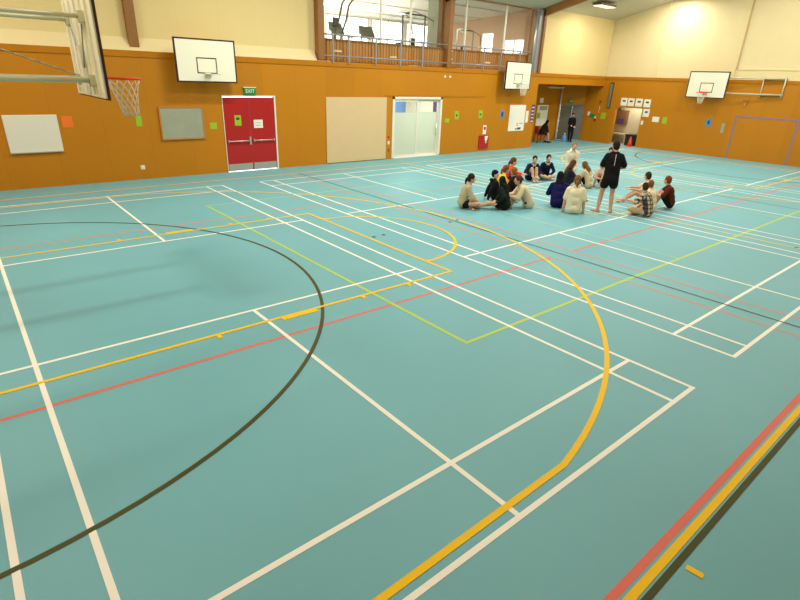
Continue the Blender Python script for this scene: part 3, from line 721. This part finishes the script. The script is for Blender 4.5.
# ------------------------------------------------------------------ people
def lathe_sphere(bm, c, ax, r, nu=14, nv=9):
    """ellipsoid, ax = 3 unit vectors, r = 3 radii"""
    rings = []
    top = bm.verts.new(c + ax[2]*r[2]); bot = bm.verts.new(c - ax[2]*r[2])
    for j in range(1, nv):
        t = PI*j/nv
        rings.append([bm.verts.new(c + ax[0]*(r[0]*math.sin(t)*math.cos(2*PI*k/nu)) + ax[1]*(r[1]*math.sin(t)*math.sin(2*PI*k/nu)) + ax[2]*(r[2]*math.cos(t))) for k in range(nu)])
    for k in range(nu):
        bm.faces.new([top, rings[0][k], rings[0][(k+1) % nu]]); bm.faces.new([bot, rings[-1][(k+1) % nu], rings[-1][k]])
    for a, b in zip(rings, rings[1:]):
        for k in range(nu): bm.faces.new([a[k], b[k], b[(k+1) % nu], a[(k+1) % nu]])
def capsule(bm, a, b, ra, rb, n=12):
    a, b = Vector(a), Vector(b); d = b - a; L = d.length
    if L < 1e-5: d = Vector((0,0,1))
    d.normalize(); up = Vector((0,0,1)) if abs(d.z) < .9 else Vector((1,0,0)); u = d.cross(up).normalized(); w = d.cross(u)
    prof = [(-ra*math.cos(t), ra*math.sin(t)) for t in (R(30), R(60), R(90))] + [(L + rb*math.cos(t), rb*math.sin(t)) for t in (R(90), R(60), R(30))]
    p0 = bm.verts.new(a - d*ra); p1 = bm.verts.new(b + d*rb)
    rings = [[bm.verts.new(a + d*h + u*(r*math.cos(2*PI*k/n)) + w*(r*math.sin(2*PI*k/n))) for k in range(n)] for h, r in prof]
    for k in range(n):
        bm.faces.new([p0, rings[0][(k+1) % n], rings[0][k]]); bm.faces.new([p1, rings[-1][k], rings[-1][(k+1) % n]])
    for x, y in zip(rings, rings[1:]):
        for k in range(n): bm.faces.new([x[k], x[(k+1) % n], y[(k+1) % n], y[k]])
def blend(name, bm, vox, m, parent, smooth=2):
    """join overlapping volumes into one continuous skin"""
    bmesh.ops.recalc_face_normals(bm, faces=bm.faces)
    me = bpy.data.meshes.new(name + '_src'); bm.to_mesh(me); bm.free()
    o = bpy.data.objects.new(name, me); COL.objects.link(o)
    md = o.modifiers.new('r', 'REMESH'); md.mode = 'VOXEL'; md.voxel_size = vox; md.use_smooth_shade = True
    ms = o.modifiers.new('s', 'SMOOTH'); ms.iterations = smooth; ms.factor = .5
    bpy.context.view_layer.update()
    dg = bpy.context.evaluated_depsgraph_get()
    new = bpy.data.meshes.new_from_object(o.evaluated_get(dg))
    bpy.data.objects.remove(o); bpy.data.meshes.remove(me)
    new.materials.clear(); new.materials.append(m)
    for p in new.polygons: p.use_smooth = True
    o = bpy.data.objects.new(name, new); COL.objects.link(o)
    if parent is not None: o.parent = parent
    return o
def ik(a, c, l1, l2, pole):
    a, c, pole = Vector(a), Vector(c), Vector(pole); d = c - a; L = d.length
    if L > (l1+l2)*.995: c = a + d*((l1+l2)*.995/L); d = c - a; L = d.length
    x = (l1*l1 - l2*l2 + L*L)/(2*L); h = math.sqrt(max(l1*l1 - x*x, 0)); dn = d/L
    pv = pole - a; pv -= dn*pv.dot(dn)
    if pv.length < 1e-6: pv = Vector((0,0,1))
    return a + dn*x + pv.normalized()*h, c
SK = {}
def skin(c):
    if c not in SK: SK[c] = mat('skin_%d' % len(SK), c, .55, var=.03)
    return SK[c]
CL = {}
def cloth(c):
    if isinstance(c, bpy.types.Material): return c
    if c not in CL: CL[c] = mat('cloth_%d' % len(CL), c, .9, spec=.15, var=.06, vscale=8)
    return CL[c]
def plaid():
    m, nt, b = new_mat('plaid_shirt'); L = nt.links
    tc = nt.nodes.new('ShaderNodeTexCoord'); sp = nt.nodes.new('ShaderNodeSeparateXYZ'); L.new(tc.outputs['Object'], sp.inputs[0])
    def band(axis, per, wd):
        d = nt.nodes.new('ShaderNodeMath'); d.operation = 'DIVIDE'; d.inputs[1].default_value = per; L.new(sp.outputs[axis], d.inputs[0])
        f = nt.nodes.new('ShaderNodeMath'); f.operation = 'FRACT'; L.new(d.outputs[0], f.inputs[0])
        l = nt.nodes.new('ShaderNodeMath'); l.operation = 'LESS_THAN'; l.inputs[1].default_value = wd; L.new(f.outputs[0], l.inputs[0]); return l
    a, c = band('Y', .085, .45), band('Z', .11, .4)
    m1 = nt.nodes.new('ShaderNodeMix'); m1.data_type = 'RGBA'; m1.inputs['A'].default_value = (.60,.52,.30,1); m1.inputs['B'].default_value = (.07,.06,.09,1); L.new(a.outputs[0], m1.inputs['Factor'])
    m2 = nt.nodes.new('ShaderNodeMix'); m2.data_type = 'RGBA'; m2.blend_type = 'MULTIPLY'; L.new(c.outputs[0], m2.inputs['Factor']); L.new(m1.outputs['Result'], m2.inputs['A']); m2.inputs['B'].default_value = (.40,.38,.42,1)
    L.new(m2.outputs['Result'], b.inputs['Base Color']); b.inputs['Roughness'].default_value = .9
    return m
EYE = mat('eye_dark', (.03, .02, .02), .3); MOUTH = mat('lip', (.45, .14, .11), .5); EYEW = mat('eye_white', (.75, .72, .68), .4)

def person(label, loc, heading, sc, pose, fit, group='students in the hall'):
    """local frame: +x forward, +y left, z up; every pose gives real joint positions"""
    t = thing('person', label, 'person', (loc[0], loc[1], 0), R(heading), group)
    t.scale = (sc, sc, sc)
    g = lambda k, d: pose.get(k, d)
    pel = Vector(g('pel', (0, 0, .11))); lean = R(g('lean', 8)); bend = R(g('bend', 6)); side = R(g('side', 0)); tw = R(g('twist', 0))
    q1 = Matrix.Rotation(tw, 3, 'Z') @ Matrix.Rotation(lean, 3, 'Y') @ Matrix.Rotation(side, 3, 'X')
    f1, l1, u1 = q1 @ Vector((1,0,0)), q1 @ Vector((0,1,0)), q1 @ Vector((0,0,1))
    q2 = Matrix.Rotation(tw, 3, 'Z') @ Matrix.Rotation(lean+bend, 3, 'Y') @ Matrix.Rotation(side, 3, 'X')
    f2, l2, u2 = q2 @ Vector((1,0,0)), q2 @ Vector((0,1,0)), q2 @ Vector((0,0,1))
    W = g('w', 1.0)
    waist = pel + u1*.20; chest = waist + u2*.17; shl = waist + u2*.28; neck = shl + u2*.05
    hq = Matrix.Rotation(R(g('hyaw', 0)) + tw, 3, 'Z') @ Matrix.Rotation(R(g('nod', 5)), 3, 'Y')
    hf, hl, hu = hq @ Vector((1,0,0)), hq @ Vector((0,1,0)), hq @ Vector((0,0,1))
    head = neck + u2*.08 + hu*.085 + hf*.02
    Mh = {}
    hip = {s: pel + l1*(s*.09) for s in (1, -1)}
    sh = {s: shl + l2*(s*.165*W) - u2*.02 for s in (1, -1)}
    hands = {1: g('hl', (.3, .15, .3)), -1: g('hr', (.3, -.15, .3))}; epole = {1: g('el', (0, .6, .2)), -1: g('er', (0, -.6, .2))}
    feet = {1: g('fl', (.45, .12, .07)), -1: g('fr', (.45, -.12, .07))}; kpole = {1: g('kl', (.3, .1, 2)), -1: g('kr', (.3, -.1, 2))}
    toe = {1: g('tl', (1, .15, 0)), -1: g('tr', (1, -.15, 0))}
    knee, ank, elb, wri = {}, {}, {}, {}
    for s in (1, -1):
        knee[s], ank[s] = ik(hip[s], feet[s], .43, .41, kpole[s])
        elb[s], wri[s] = ik(sh[s], hands[s], .27, .245, epole[s])
    I = [Vector((1,0,0)), Vector((0,1,0)), Vector((0,0,1))]
    # --- body
    bm = bmesh.new()
    lathe_sphere(bm, pel + u1*.03, (f1, l1, u1), (.105, .155, .115)); lathe_sphere(bm, waist, (f1, l1, u1), (.095, .130*W, .14)); lathe_sphere(bm, chest, (f2, l2, u2), (.11, .155*W, .16))
    capsule(bm, sh[1], sh[-1], .055, .055); capsule(bm, shl - u2*.02, neck + u2*.08, .058, .052)
    lathe_sphere(bm, head, (hf, hl, hu), (.094, .074, .115)); lathe_sphere(bm, head + hf*.035 - hu*.055, (hf, hl, hu), (.055, .052, .062))
    capsule(bm, head + hf*.092 + hu*.005, head + hf*.108 - hu*.025, .008, .014, 8)
    for s in (1, -1): lathe_sphere(bm, head + hl*(s*.076) - hf*.005 - hu*.01, (hf, hl, hu), (.018, .010, .030), 8, 6)
    for s in (1, -1):
        capsule(bm, hip[s], knee[s], .085, .055); capsule(bm, knee[s], knee[s].lerp(ank[s], .35), .054, .056); capsule(bm, knee[s].lerp(ank[s], .35), ank[s], .056, .036)
        td = Vector(toe[s]).normalized(); sole = ank[s] + Vector((0,0,-.035)) if abs(td.z) < .5 else ank[s]
        capsule(bm, sole - td*.035, sole + td*.10, .033, .033); capsule(bm, sole + td*.08, sole + td*.165, .032, .020)
        side_ = td.cross(Vector((0,0,1))).normalized() if abs(td.z) < .95 else Vector((0,1,0))
        capsule(bm, sole + td*.08 + side_*.018, sole + td*.16 + side_*.022, .022, .016, 8); capsule(bm, sole + td*.08 - side_*.018, sole + td*.155 - side_*.022, .022, .015, 8)
        capsule(bm, sh[s], elb[s], .052, .040); capsule(bm, elb[s], wri[s], .041, .027)
        fd = (wri[s] - elb[s]).normalized()
        hd = g('hd%d' % s, None); hd = Vector(hd).normalized() if hd else fd
        pn = Vector((0,0,1)) - hd*hd.z
        if pn.length < .2: pn = Vector((1,0,0)) - hd*hd.x
        pn.normalize(); sd = hd.cross(pn).normalized() * s     # towards the thumb side
        pc = wri[s] + hd*.05
        for k in (-1.2, 0, 1.2): capsule(bm, wri[s] + hd*.012 + sd*(k*.008), wri[s] + hd*.085 + sd*(k*.022), .017, .014, 8)
        for k, L_ in ((-1.5, .055), (-.5, .07), (.5, .074), (1.5, .066)):
            b0 = wri[s] + hd*.088 + sd*(k*.024); b1 = b0 + hd*L_*.55 - pn*.006 + sd*(k*.003); b2 = b1 + (hd*.75 - pn*.65)*L_*.5
            capsule(bm, b0, b1, .0095, .009, 8); capsule(bm, b1, b2, .009, .0075, 8)
        th0 = wri[s] + hd*.03 + sd*.028; th1 = th0 + (hd*.6 + sd*.8)*.04; th2 = th1 + (hd*.95 + sd*.15)*.035
        capsule(bm, th0, th1, .013, .011, 8); capsule(bm, th1, th2, .011, .009, 8)
    sk = fit.get('skin', (.62, .36, .24))
    body = blend('body', bm, .0085, skin(sk), t, 2)
    # face
    for s in (1, -1):
        bm = bmesh.new(); lathe_sphere(bm, head + hf*.082 + hl*(s*.032) + hu*.012, (hf, hl, hu), (.014, .016, .010), 8, 6); e1 = obj('eye', bm, EYEW, t)
        bm = bmesh.new(); lathe_sphere(bm, head + hf*.0935 + hl*(s*.032) + hu*.012, (hf, hl, hu), (.004, .008, .008), 8, 6); obj('iris', bm, EYE, e1)
    bm = bmesh.new(); lathe_sphere(bm, head + hf*.087 - hu*.058, (hf, hl, hu), (.008, .024, .007), 8, 6); obj('mouth', bm, MOUTH, t)
    # --- hair
    hc = fit.get('hair', (.05, .025, .012)); style = fit.get('style', 'short'); bm = bmesh.new()
    lathe_sphere(bm, head - hf*.020 + hu*.022, (hf, hl, hu), (.096, .084, .108))
    lathe_sphere(bm, head - hf*.040 - hu*.02, (hf, hl, hu), (.068, .078, .085))
    if style in ('long', 'pony', 'bun'):
        lathe_sphere(bm, head - hf*.02 + hu*.03, (hf, hl, hu), (.102, .090, .108))
    if style == 'long':
        back = neck - f2*.10
        for s in (-1, -.4, .4, 1):
            a = head - hf*.05 + hl*(s*.055) - hu*.02; b_ = neck - f2*.085 + l2*(s*.075) - u2*.0; c_ = b_ - u2*.16 - f2*.03
            capsule(bm, a, b_, .045, .040, 8); capsule(bm, b_, c_, .040, .022, 8)
        for s in (-1, 1): capsule(bm, head + hl*(s*.068) + hu*.01, neck + l2*(s*.085) + f2*.02 - u2*.05, .028, .018, 8)
    if style == 'pony':
        a = head - hf*.10 + hu*.03; b_ = a - hf*.07 - hu*.03; c_ = b_ - hu*.13 - hf*.02
        capsule(bm, a + hf*.03 - hu*.03, b_ + hf*.045 - hu*.03, .036, .042, 8); capsule(bm, b_ + hf*.045 - hu*.03, c_ + hf*.05 - hu*.02, .042, .020, 8)
    if style == 'bun': lathe_sphere(bm, head - hf*.115 + hu*.02, (hf, hl, hu), (.035, .04, .04), 10, 7)
    obj_h = blend('hair', bm, .010, cloth(hc), t, 2)
    if fit.get('cap'):
        bm = bmesh.new(); lathe_sphere(bm, head - hf*.022 + hu*.045, (hf, hl, hu), (.104, .091, .090)); lathe_sphere(bm, head - hf*.04 + hu*.0, (hf, hl, hu), (.085, .092, .09)); blend('beanie', bm, .010, cloth(fit['cap']), t, 2)
    # --- shirt
    e = fit.get('loose', .022); sl = fit.get('sleeve', 1.0); bm = bmesh.new()
    hem = fit.get('hem', .065)
    lathe_sphere(bm, pel + u1*(.08 - hem), (f1, l1, u1), (.122+e, .162+e, .135)); lathe_sphere(bm, waist, (f1, l1, u1), (.103+e, .142*W+e, .15)); lathe_sphere(bm, chest, (f2, l2, u2), (.115+e, .160*W+e, .165))
    capsule(bm, sh[1] - u2*.005, sh[-1] - u2*.005, .060+e*.5, .060+e*.5); capsule(bm, waist + l1*.07*W, chest + l2*.08*W, .075+e, .07+e); capsule(bm, waist - l1*.07*W, chest - l2*.08*W, .075+e, .07+e)
    capsule(bm, shl - u2*.02, shl + u2*.045, .07, .068)
    for s in (1, -1):
        capsule(bm, pel + u1*(.03-hem*.6) + l1*(s*.075*W), waist + l1*(s*.072*W), .088+e, .084+e); capsule(bm, waist + l1*(s*.072*W), chest + l2*(s*.07*W), .084+e, .088+e)
        capsule(bm, shl + u2*.035 + l2*(s*.04), sh[s] - u2*.015, .052+e*.5, .052+e*.5)
    for s in (1, -1):
        if sl > .5:
            capsule(bm, sh[s], elb[s], .058+e*.6, .050+e*.5); capsule(bm, elb[s], elb[s].lerp(wri[s], (sl-.5)*2*.96), .050+e*.5, .036+e*.3)
        elif sl > 0: capsule(bm, sh[s], sh[s].lerp(elb[s], sl*2), .058+e*.6, .056+e*.6)
    if fit.get('hood'):
        capsule(bm, neck - f2*.09 + l2*.05, neck - f2*.09 - l2*.05, .055, .055); capsule(bm, neck - f2*.08 + l2*.06 , neck + f2*.05 + l2*.07, .035, .025); capsule(bm, neck - f2*.08 - l2*.06, neck + f2*.05 - l2*.07, .035, .025)
    sh_o = blend('jumper' if sl > .9 else 'shirt', bm, .012, cloth(fit.get('top', (.02,.02,.02))), t, 3)
    if fit.get('collar'):
        bm = bmesh.new()
        add_tube(bm, [neck + u2*.012 + (f2*math.cos(2*PI*k/16)*.078 + l2*math.sin(2*PI*k/16)*.082) - u2*(.02*math.cos(2*PI*k/16)) for k in range(16)], .018, 6, True)
        for s in (1, -1): capsule(bm, neck + f2*.085 + l2*(s*.02) - u2*.02, neck + f2*.10 + l2*(s*.04) - u2*.05, .016, .010, 8)
        obj('collar', bm, cloth((.72, .68, .55)), t)
    # --- trousers, shorts or skirt
    lg = fit.get('leg', .55); e2 = fit.get('lloose', .022); bm = bmesh.new()
    lathe_sphere(bm, pel + u1*.04, (f1, l1, u1), (.108+e2*.3, .155+e2*.3, .118)); 
    for s in (1, -1):
        if lg <= 1: capsule(bm, hip[s], hip[s].lerp(knee[s], lg), .082+e2*.5, .068 + (1-lg)*.028 + e2)
        else: capsule(bm, hip[s], knee[s], .086+e2*.6, .06+e2); capsule(bm, knee[s], knee[s].lerp(ank[s], min(lg-1, .92)), .06+e2, .045+e2)
    blend('trousers' if lg > 1 else 'shorts', bm, .012, cloth(fit.get('bottom', (.012,.012,.014))), t, 3)
    if fit.get('print'):
        bm = bmesh.new()
        add_box(bm, -.006, .006, -.0, .002, -.17, .09)
        o = obj('back_print', bm, 'paper', t); o.location = chest - f2*(.115+e+.014) + u2*.05; o.rotation_euler = (lean*0, 0, R(90))
    if fit.get('shoes'):
        for s in (1, -1):
            bm = bmesh.new(); td = Vector(toe[s]).normalized(); sole = ank[s] + Vector((0,0,-.035)); capsule(bm, sole - td*.04, sole + td*.17, .042, .036); capsule(bm, sole, ank[s] + Vector((0,0,.03)), .045, .045)
            blend('shoe', bm, .010, cloth(fit['shoes']), t, 2)
    # settle on the floor
    return t

K_UP = dict(pel=(0,0,.115), lean=12, bend=14, fl=(.42,.11,.07), fr=(.42,-.11,.07), kl=(.2,.2,2), kr=(.2,-.2,2), hl=(.42,.06,.30), hr=(.42,-.06,.33), el=(.1,.6,.1), er=(.1,-.6,.1))
CROSS = dict(pel=(0,0,.115), lean=10, bend=14, fl=(.24,-.14,.055), fr=(.33,.13,.055), kl=(.3,1.2,.45), kr=(.3,-1.2,.45), tl=(.3,-1,0), tr=(.3,1,0), hl=(.32,.12,.20), hr=(.32,-.12,.20))
OUT = dict(pel=(0,0,.115), lean=4, bend=8, fl=(.80,.10,.06), fr=(.78,-.08,.06), kl=(.4,.1,1), kr=(.4,-.1,1), tl=(.35,.3,.9), tr=(.35,-.3,.9), hl=(.25,.2,.22), hr=(.25,-.2,.22))
BACK = dict(pel=(0,0,.115), lean=-14, bend=6, fl=(.50,.13,.07), fr=(.50,-.13,.07), kl=(.2,.2,2), kr=(.2,-.2,2), hl=(-.30,.24,.05), hr=(-.30,-.24,.05), el=(-1,.3,.3), er=(-1,-.3,.3))
KNEEL = dict(pel=(0,0,.46), lean=6, bend=8, fl=(-.24,.10,.06), fr=(-.24,-.10,.06), kl=(1.5,.1,-.3), kr=(1.5,-.1,-.3), tl=(-1,.1,0), tr=(-1,-.1,0), hl=(.20,.12,.42), hr=(.20,-.12,.42), el=(-.3,.7,.5), er=(-.3,-.7,.5))
STAND = dict(pel=(0,0,.885), lean=2, bend=4, fl=(.02,.17,.07), fr=(.0,-.15,.07), kl=(1.5,.15,.5), kr=(1.5,-.15,.5), hl=(.30,.02,1.15), hr=(.28,-.04,1.12), el=(-.4,.9,.7), er=(-.4,-.9,.7))
CHAIR = dict(pel=(0,0,.50), lean=22, bend=14, fl=(.42,.10,.07), fr=(.50,-.10,.07), kl=(1,.1,1), kr=(1,-.1,1), hl=(.42,.08,.62), hr=(.42,-.08,.62), el=(.1,.6,.3), er=(.1,-.6,.3))
def PZ(base, **k): d = dict(base); d.update(k); return d
BK = (.010, .010, .012); NAVY = (.015, .02, .07); CREAM = (.66, .58, .38); WH = (.72, .66, .47)
DB = (.03, .018, .012); BR = (.12, .055, .02); AUB = (.22, .08, .02); GIN = (.30, .13, .04)
person('standing person in black T-shirt and black shorts with back to the camera', (7.02, 5.24), 38, 1.07, PZ(STAND, fl=(.0,.17,.07), fr=(.03,-.13,.07), hyaw=20, tl=(.5,.9,0), tr=(1,-.3,0), w=.90, el=(-.3,.8,.7), er=(-.3,-.8,.7), hl=(.26,.10,1.04), hr=(.24,-.14,1.04)), dict(top=BK, bottom=BK, sleeve=.40, leg=.52, hair=DB, print=1, loose=.028, lloose=.022, hem=.14))
person('person in a beige jumper with dark ponytail sitting cross-legged, leftmost of the group', (4.12, 7.62), -42, .98, PZ(CROSS, lean=6, hl=(.40,.12,.16), hr=(.38,-.08,.2)), dict(top=(.50,.43,.27), bottom=BK, sleeve=1, hem=.03, leg=.25, hair=DB, style='pony', loose=.03))
person('person in a black hoodie and black beanie leaning back on one arm', (5.55, 7.72), -38, .92, PZ(BACK, hyaw=-25), dict(top=BK, bottom=BK, leg=1.5, hair=BK, style='short', cap=BK, hood=1, loose=.03, skin=(.72,.50,.38)))
person('person in a dark green hoodie with black hair, legs stretched to the left', (4.98, 6.90), 140, .92, PZ(OUT, hyaw=-50, twist=-30, lean=10, fl=(.86,.12,.06), fr=(.84,-.02,.06)), dict(top=(.008,.015,.012), bottom=BK, leg=.45, hair=(.008,.012,.008), style='long', hood=1, loose=.035))
person('person in a cream jumper with reddish hair leaning to the left, knees up', (5.68, 6.70), 142, 1.0, PZ(K_UP, lean=22, hl=(.55,.1,.30), hr=(.55,-.05,.33), fl=(.50,.12,.07), fr=(.50,-.11,.07)), dict(top=CREAM, bottom=BK, leg=.2, hem=.08, lloose=.0, hair=(.10,.035,.02), style='bun', loose=.035))
person('person in a yellow top with auburn hair tied back', (6.22, 8.32), -40, .98, PZ(K_UP, lean=14, hyaw=5, hl=(.5,.06,.40), hr=(.5,-.06,.42)), dict(top=(.80,.50,.04), bottom=BK, leg=1.8, hair=AUB, style='pony', sleeve=1, loose=.035))
person('person in a pink-red top with brown hair and raised knees', (7.55, 9.10), -48, 1.0, PZ(K_UP, lean=10, hl=(.55,.06,.40), hr=(.50,-.06,.36), fl=(.52,.1,.07), fr=(.52,-.1,.07)), dict(top=(.75,.06,.08), bottom=(.06,.015,.02), leg=.5, hair=BR, style='pony', sleeve=.9, loose=.03))
person('person in a black top with bright auburn hair, in the middle of the left cluster', (6.16, 7.50), 100, .98, PZ(CROSS, hyaw=-20, lean=4), dict(top=(.02,.008,.008), bottom=BK, leg=1.5, hair=(.33,.12,.015), style='pony', sleeve=1, loose=.03))
person('person in navy school jumper and white collar, left of the pair, knees raised', (9.16, 9.34), 245, .95, PZ(K_UP, hl=(.36,.12,.22), hr=(.36,-.14,.22), fl=(.42,.05,.07), fr=(.42,-.05,.07), hyaw=-20), dict(top=(.015,.022,.06), bottom=BK, leg=.5, hair=DB, style='bun', collar=1, loose=.015))
person('person in navy school jumper and white collar, right of the pair, legs crossed', (9.84, 9.23), 235, .95, PZ(CROSS, w=.95), dict(top=(.012,.014,.045), bottom=BK, leg=.5, hair=DB, style='bun', collar=1, loose=.015))
person('person in a white hoodie with short fair hair kneeling at the back', (10.22, 8.50), 222, 1.04, PZ(KNEEL, nod=22, w=.88, el=(-.3,.4,.5), er=(-.3,-.4,.5)), dict(top=(.78,.73,.56), bottom=(.65,.60,.45), leg=1.6, hair=GIN, style='short', hood=1, loose=.02, lloose=.03))
person('person in a dark top with long brown hair bending forward to the right', (8.98, 7.80), -45, .98, PZ(K_UP, lean=4, bend=10, nod=18, hl=(.45,.05,.25), hr=(.45,-.08,.22)), dict(top=(.018,.018,.028), bottom=(.02,.02,.03), leg=.7, hair=(.12,.045,.02), style='long', sleeve=1, loose=.03))
person('person with very long brown hair in a cream top, in front of the kneeling one', (9.70, 7.42), 95, .92, PZ(K_UP, lean=8, bend=16, nod=25), dict(top=(.62,.52,.33), bottom=BK, leg=.6, hair=(.17,.075,.02), style='long', sleeve=1, loose=.03))
person('person in a navy jumper with long black hair and back to the camera', (6.40, 6.28), 42, 1.03, PZ(K_UP, w=.98, lean=10, fl=(.42,.05,.07), fr=(.42,-.05,.07)), dict(top=(.010,.012,.085), bottom=BK, leg=.6, hair=(.01,.008,.012), style='long', sleeve=1, loose=.035, hem=.05))
person('person in a loose cream T-shirt with light brown hair and back to the camera', (6.20, 5.66), 36, 1.03, PZ(K_UP, hl=(.04,.25,.06), hr=(.04,-.25,.06), el=(-.4,.9,.3), er=(-.4,-.9,.3), lean=2, bend=10, w=.95), dict(top=(.80,.72,.50), bottom=BK, leg=.3, hair=(.22,.11,.035), style='pony', sleeve=.38, loose=.04, hem=.08))
person('person with dark hair in a pale top sitting left of the standing person', (10.5, 7.36), 180, .93, PZ(K_UP, hyaw=-20), dict(top=(.62,.52,.44), bottom=BK, leg=.5, hair=DB, style='bun', sleeve=.4))
person('person in a dark green hooded top partly hidden behind the standing person', (11.28, 7.70), 200, .93, PZ(KNEEL, w=.8), dict(top=(.01,.035,.02), bottom=BK, leg=1.8, hair=(.01,.02,.012), cap=(.008,.045,.025), sleeve=1))
person('person with short dark hair in a white shirt, rear of the right trio, knees raised', (9.12, 5.14), 125, .98, PZ(K_UP, lean=2, hyaw=-50, fl=(.72,.12,.07), fr=(.66,-.11,.07), hl=(.52,.2,.42), hr=(.52,-.15,.42)), dict(top=(.76,.66,.50), bottom=(.35,.22,.10), leg=.3, hair=(.030,.034,.012), style='short', sleeve=.4))
person('person in a checked shirt and khaki trousers with back to the camera', (7.62, 4.40), 100, .94, PZ(CROSS, hl=(.50,.34,.42), el=(.2,.7,.1), lean=8, hyaw=-45, w=1.0), dict(top=plaid(), bottom=(.58,.44,.25), leg=1.85, hair=(.06,.03,.012), style='short', sleeve=.5, loose=.035, lloose=.015))
person('person with fair brown hair in a white T-shirt beside the checked shirt', (8.22, 4.62), 80, .90, PZ(K_UP, lean=4, hyaw=-35), dict(top=(.80,.70,.48), bottom=BK, leg=.6, hair=(.20,.10,.03), style='short', sleeve=.42))
person('person in a maroon T-shirt and black shorts with red hair, rightmost of the group', (9.06, 4.50), 125, .98, PZ(K_UP, lean=6, bend=14, hyaw=-40, hl=(.46,.08,.40), hr=(.46,-.08,.40)), dict(top=(.09,.018,.010), bottom=BK, leg=.7, hair=(.20,.048,.016), style='short', sleeve=.45, hem=.0))
person('seated person in black on the chair in the corner recess', (19.40, 16.53), -22, .98, PZ(CHAIR), dict(top=BK, bottom=BK, leg=.6, hair=BK, style='long', sleeve=1, shoes=BK, loose=.03), 'people by the corner doors')
person('standing person in a long black coat in front of the grey doors', (21.60, 16.10), 225, .93, PZ(STAND, w=.9, el=(-.2,.3,.7), er=(-.2,-.3,.7), hl=(.16,.16,.95), hr=(.22,-.10,1.0), fl=(.0,.07,.07), fr=(.05,-.07,.07), nod=15), dict(top=BK, bottom=BK, leg=1.9, hair=DB, style='bun', sleeve=1, shoes=BK, loose=.025, lloose=.01, hem=.2), 'people by the corner doors')

# ------------------------------------------------------------------ sky, camera, view
w = bpy.data.worlds.new('World'); S.world = w; w.use_nodes = True
bg = w.node_tree.nodes['Background']; bg.inputs[0].default_value = (.92, .97, 1, 1); bg.inputs[1].default_value = 4.5
cd = bpy.data.cameras.new('Camera'); cam = bpy.data.objects.new('Camera', cd); COL.objects.link(cam)
cd.sensor_width = 36; cd.lens = 518.95/800*36; cd.clip_start = .05; cd.clip_end = 200
cam.location = (-5.770, -1.6827, 3.0886); cam.rotation_euler = (1.16538, -.033864, -.687836)
S.camera = cam
vs = S.view_settings; vs.view_transform = 'Standard'; vs.look = 'None'; vs.gamma = 1; vs.use_curve_mapping = False; vs.exposure = -.40
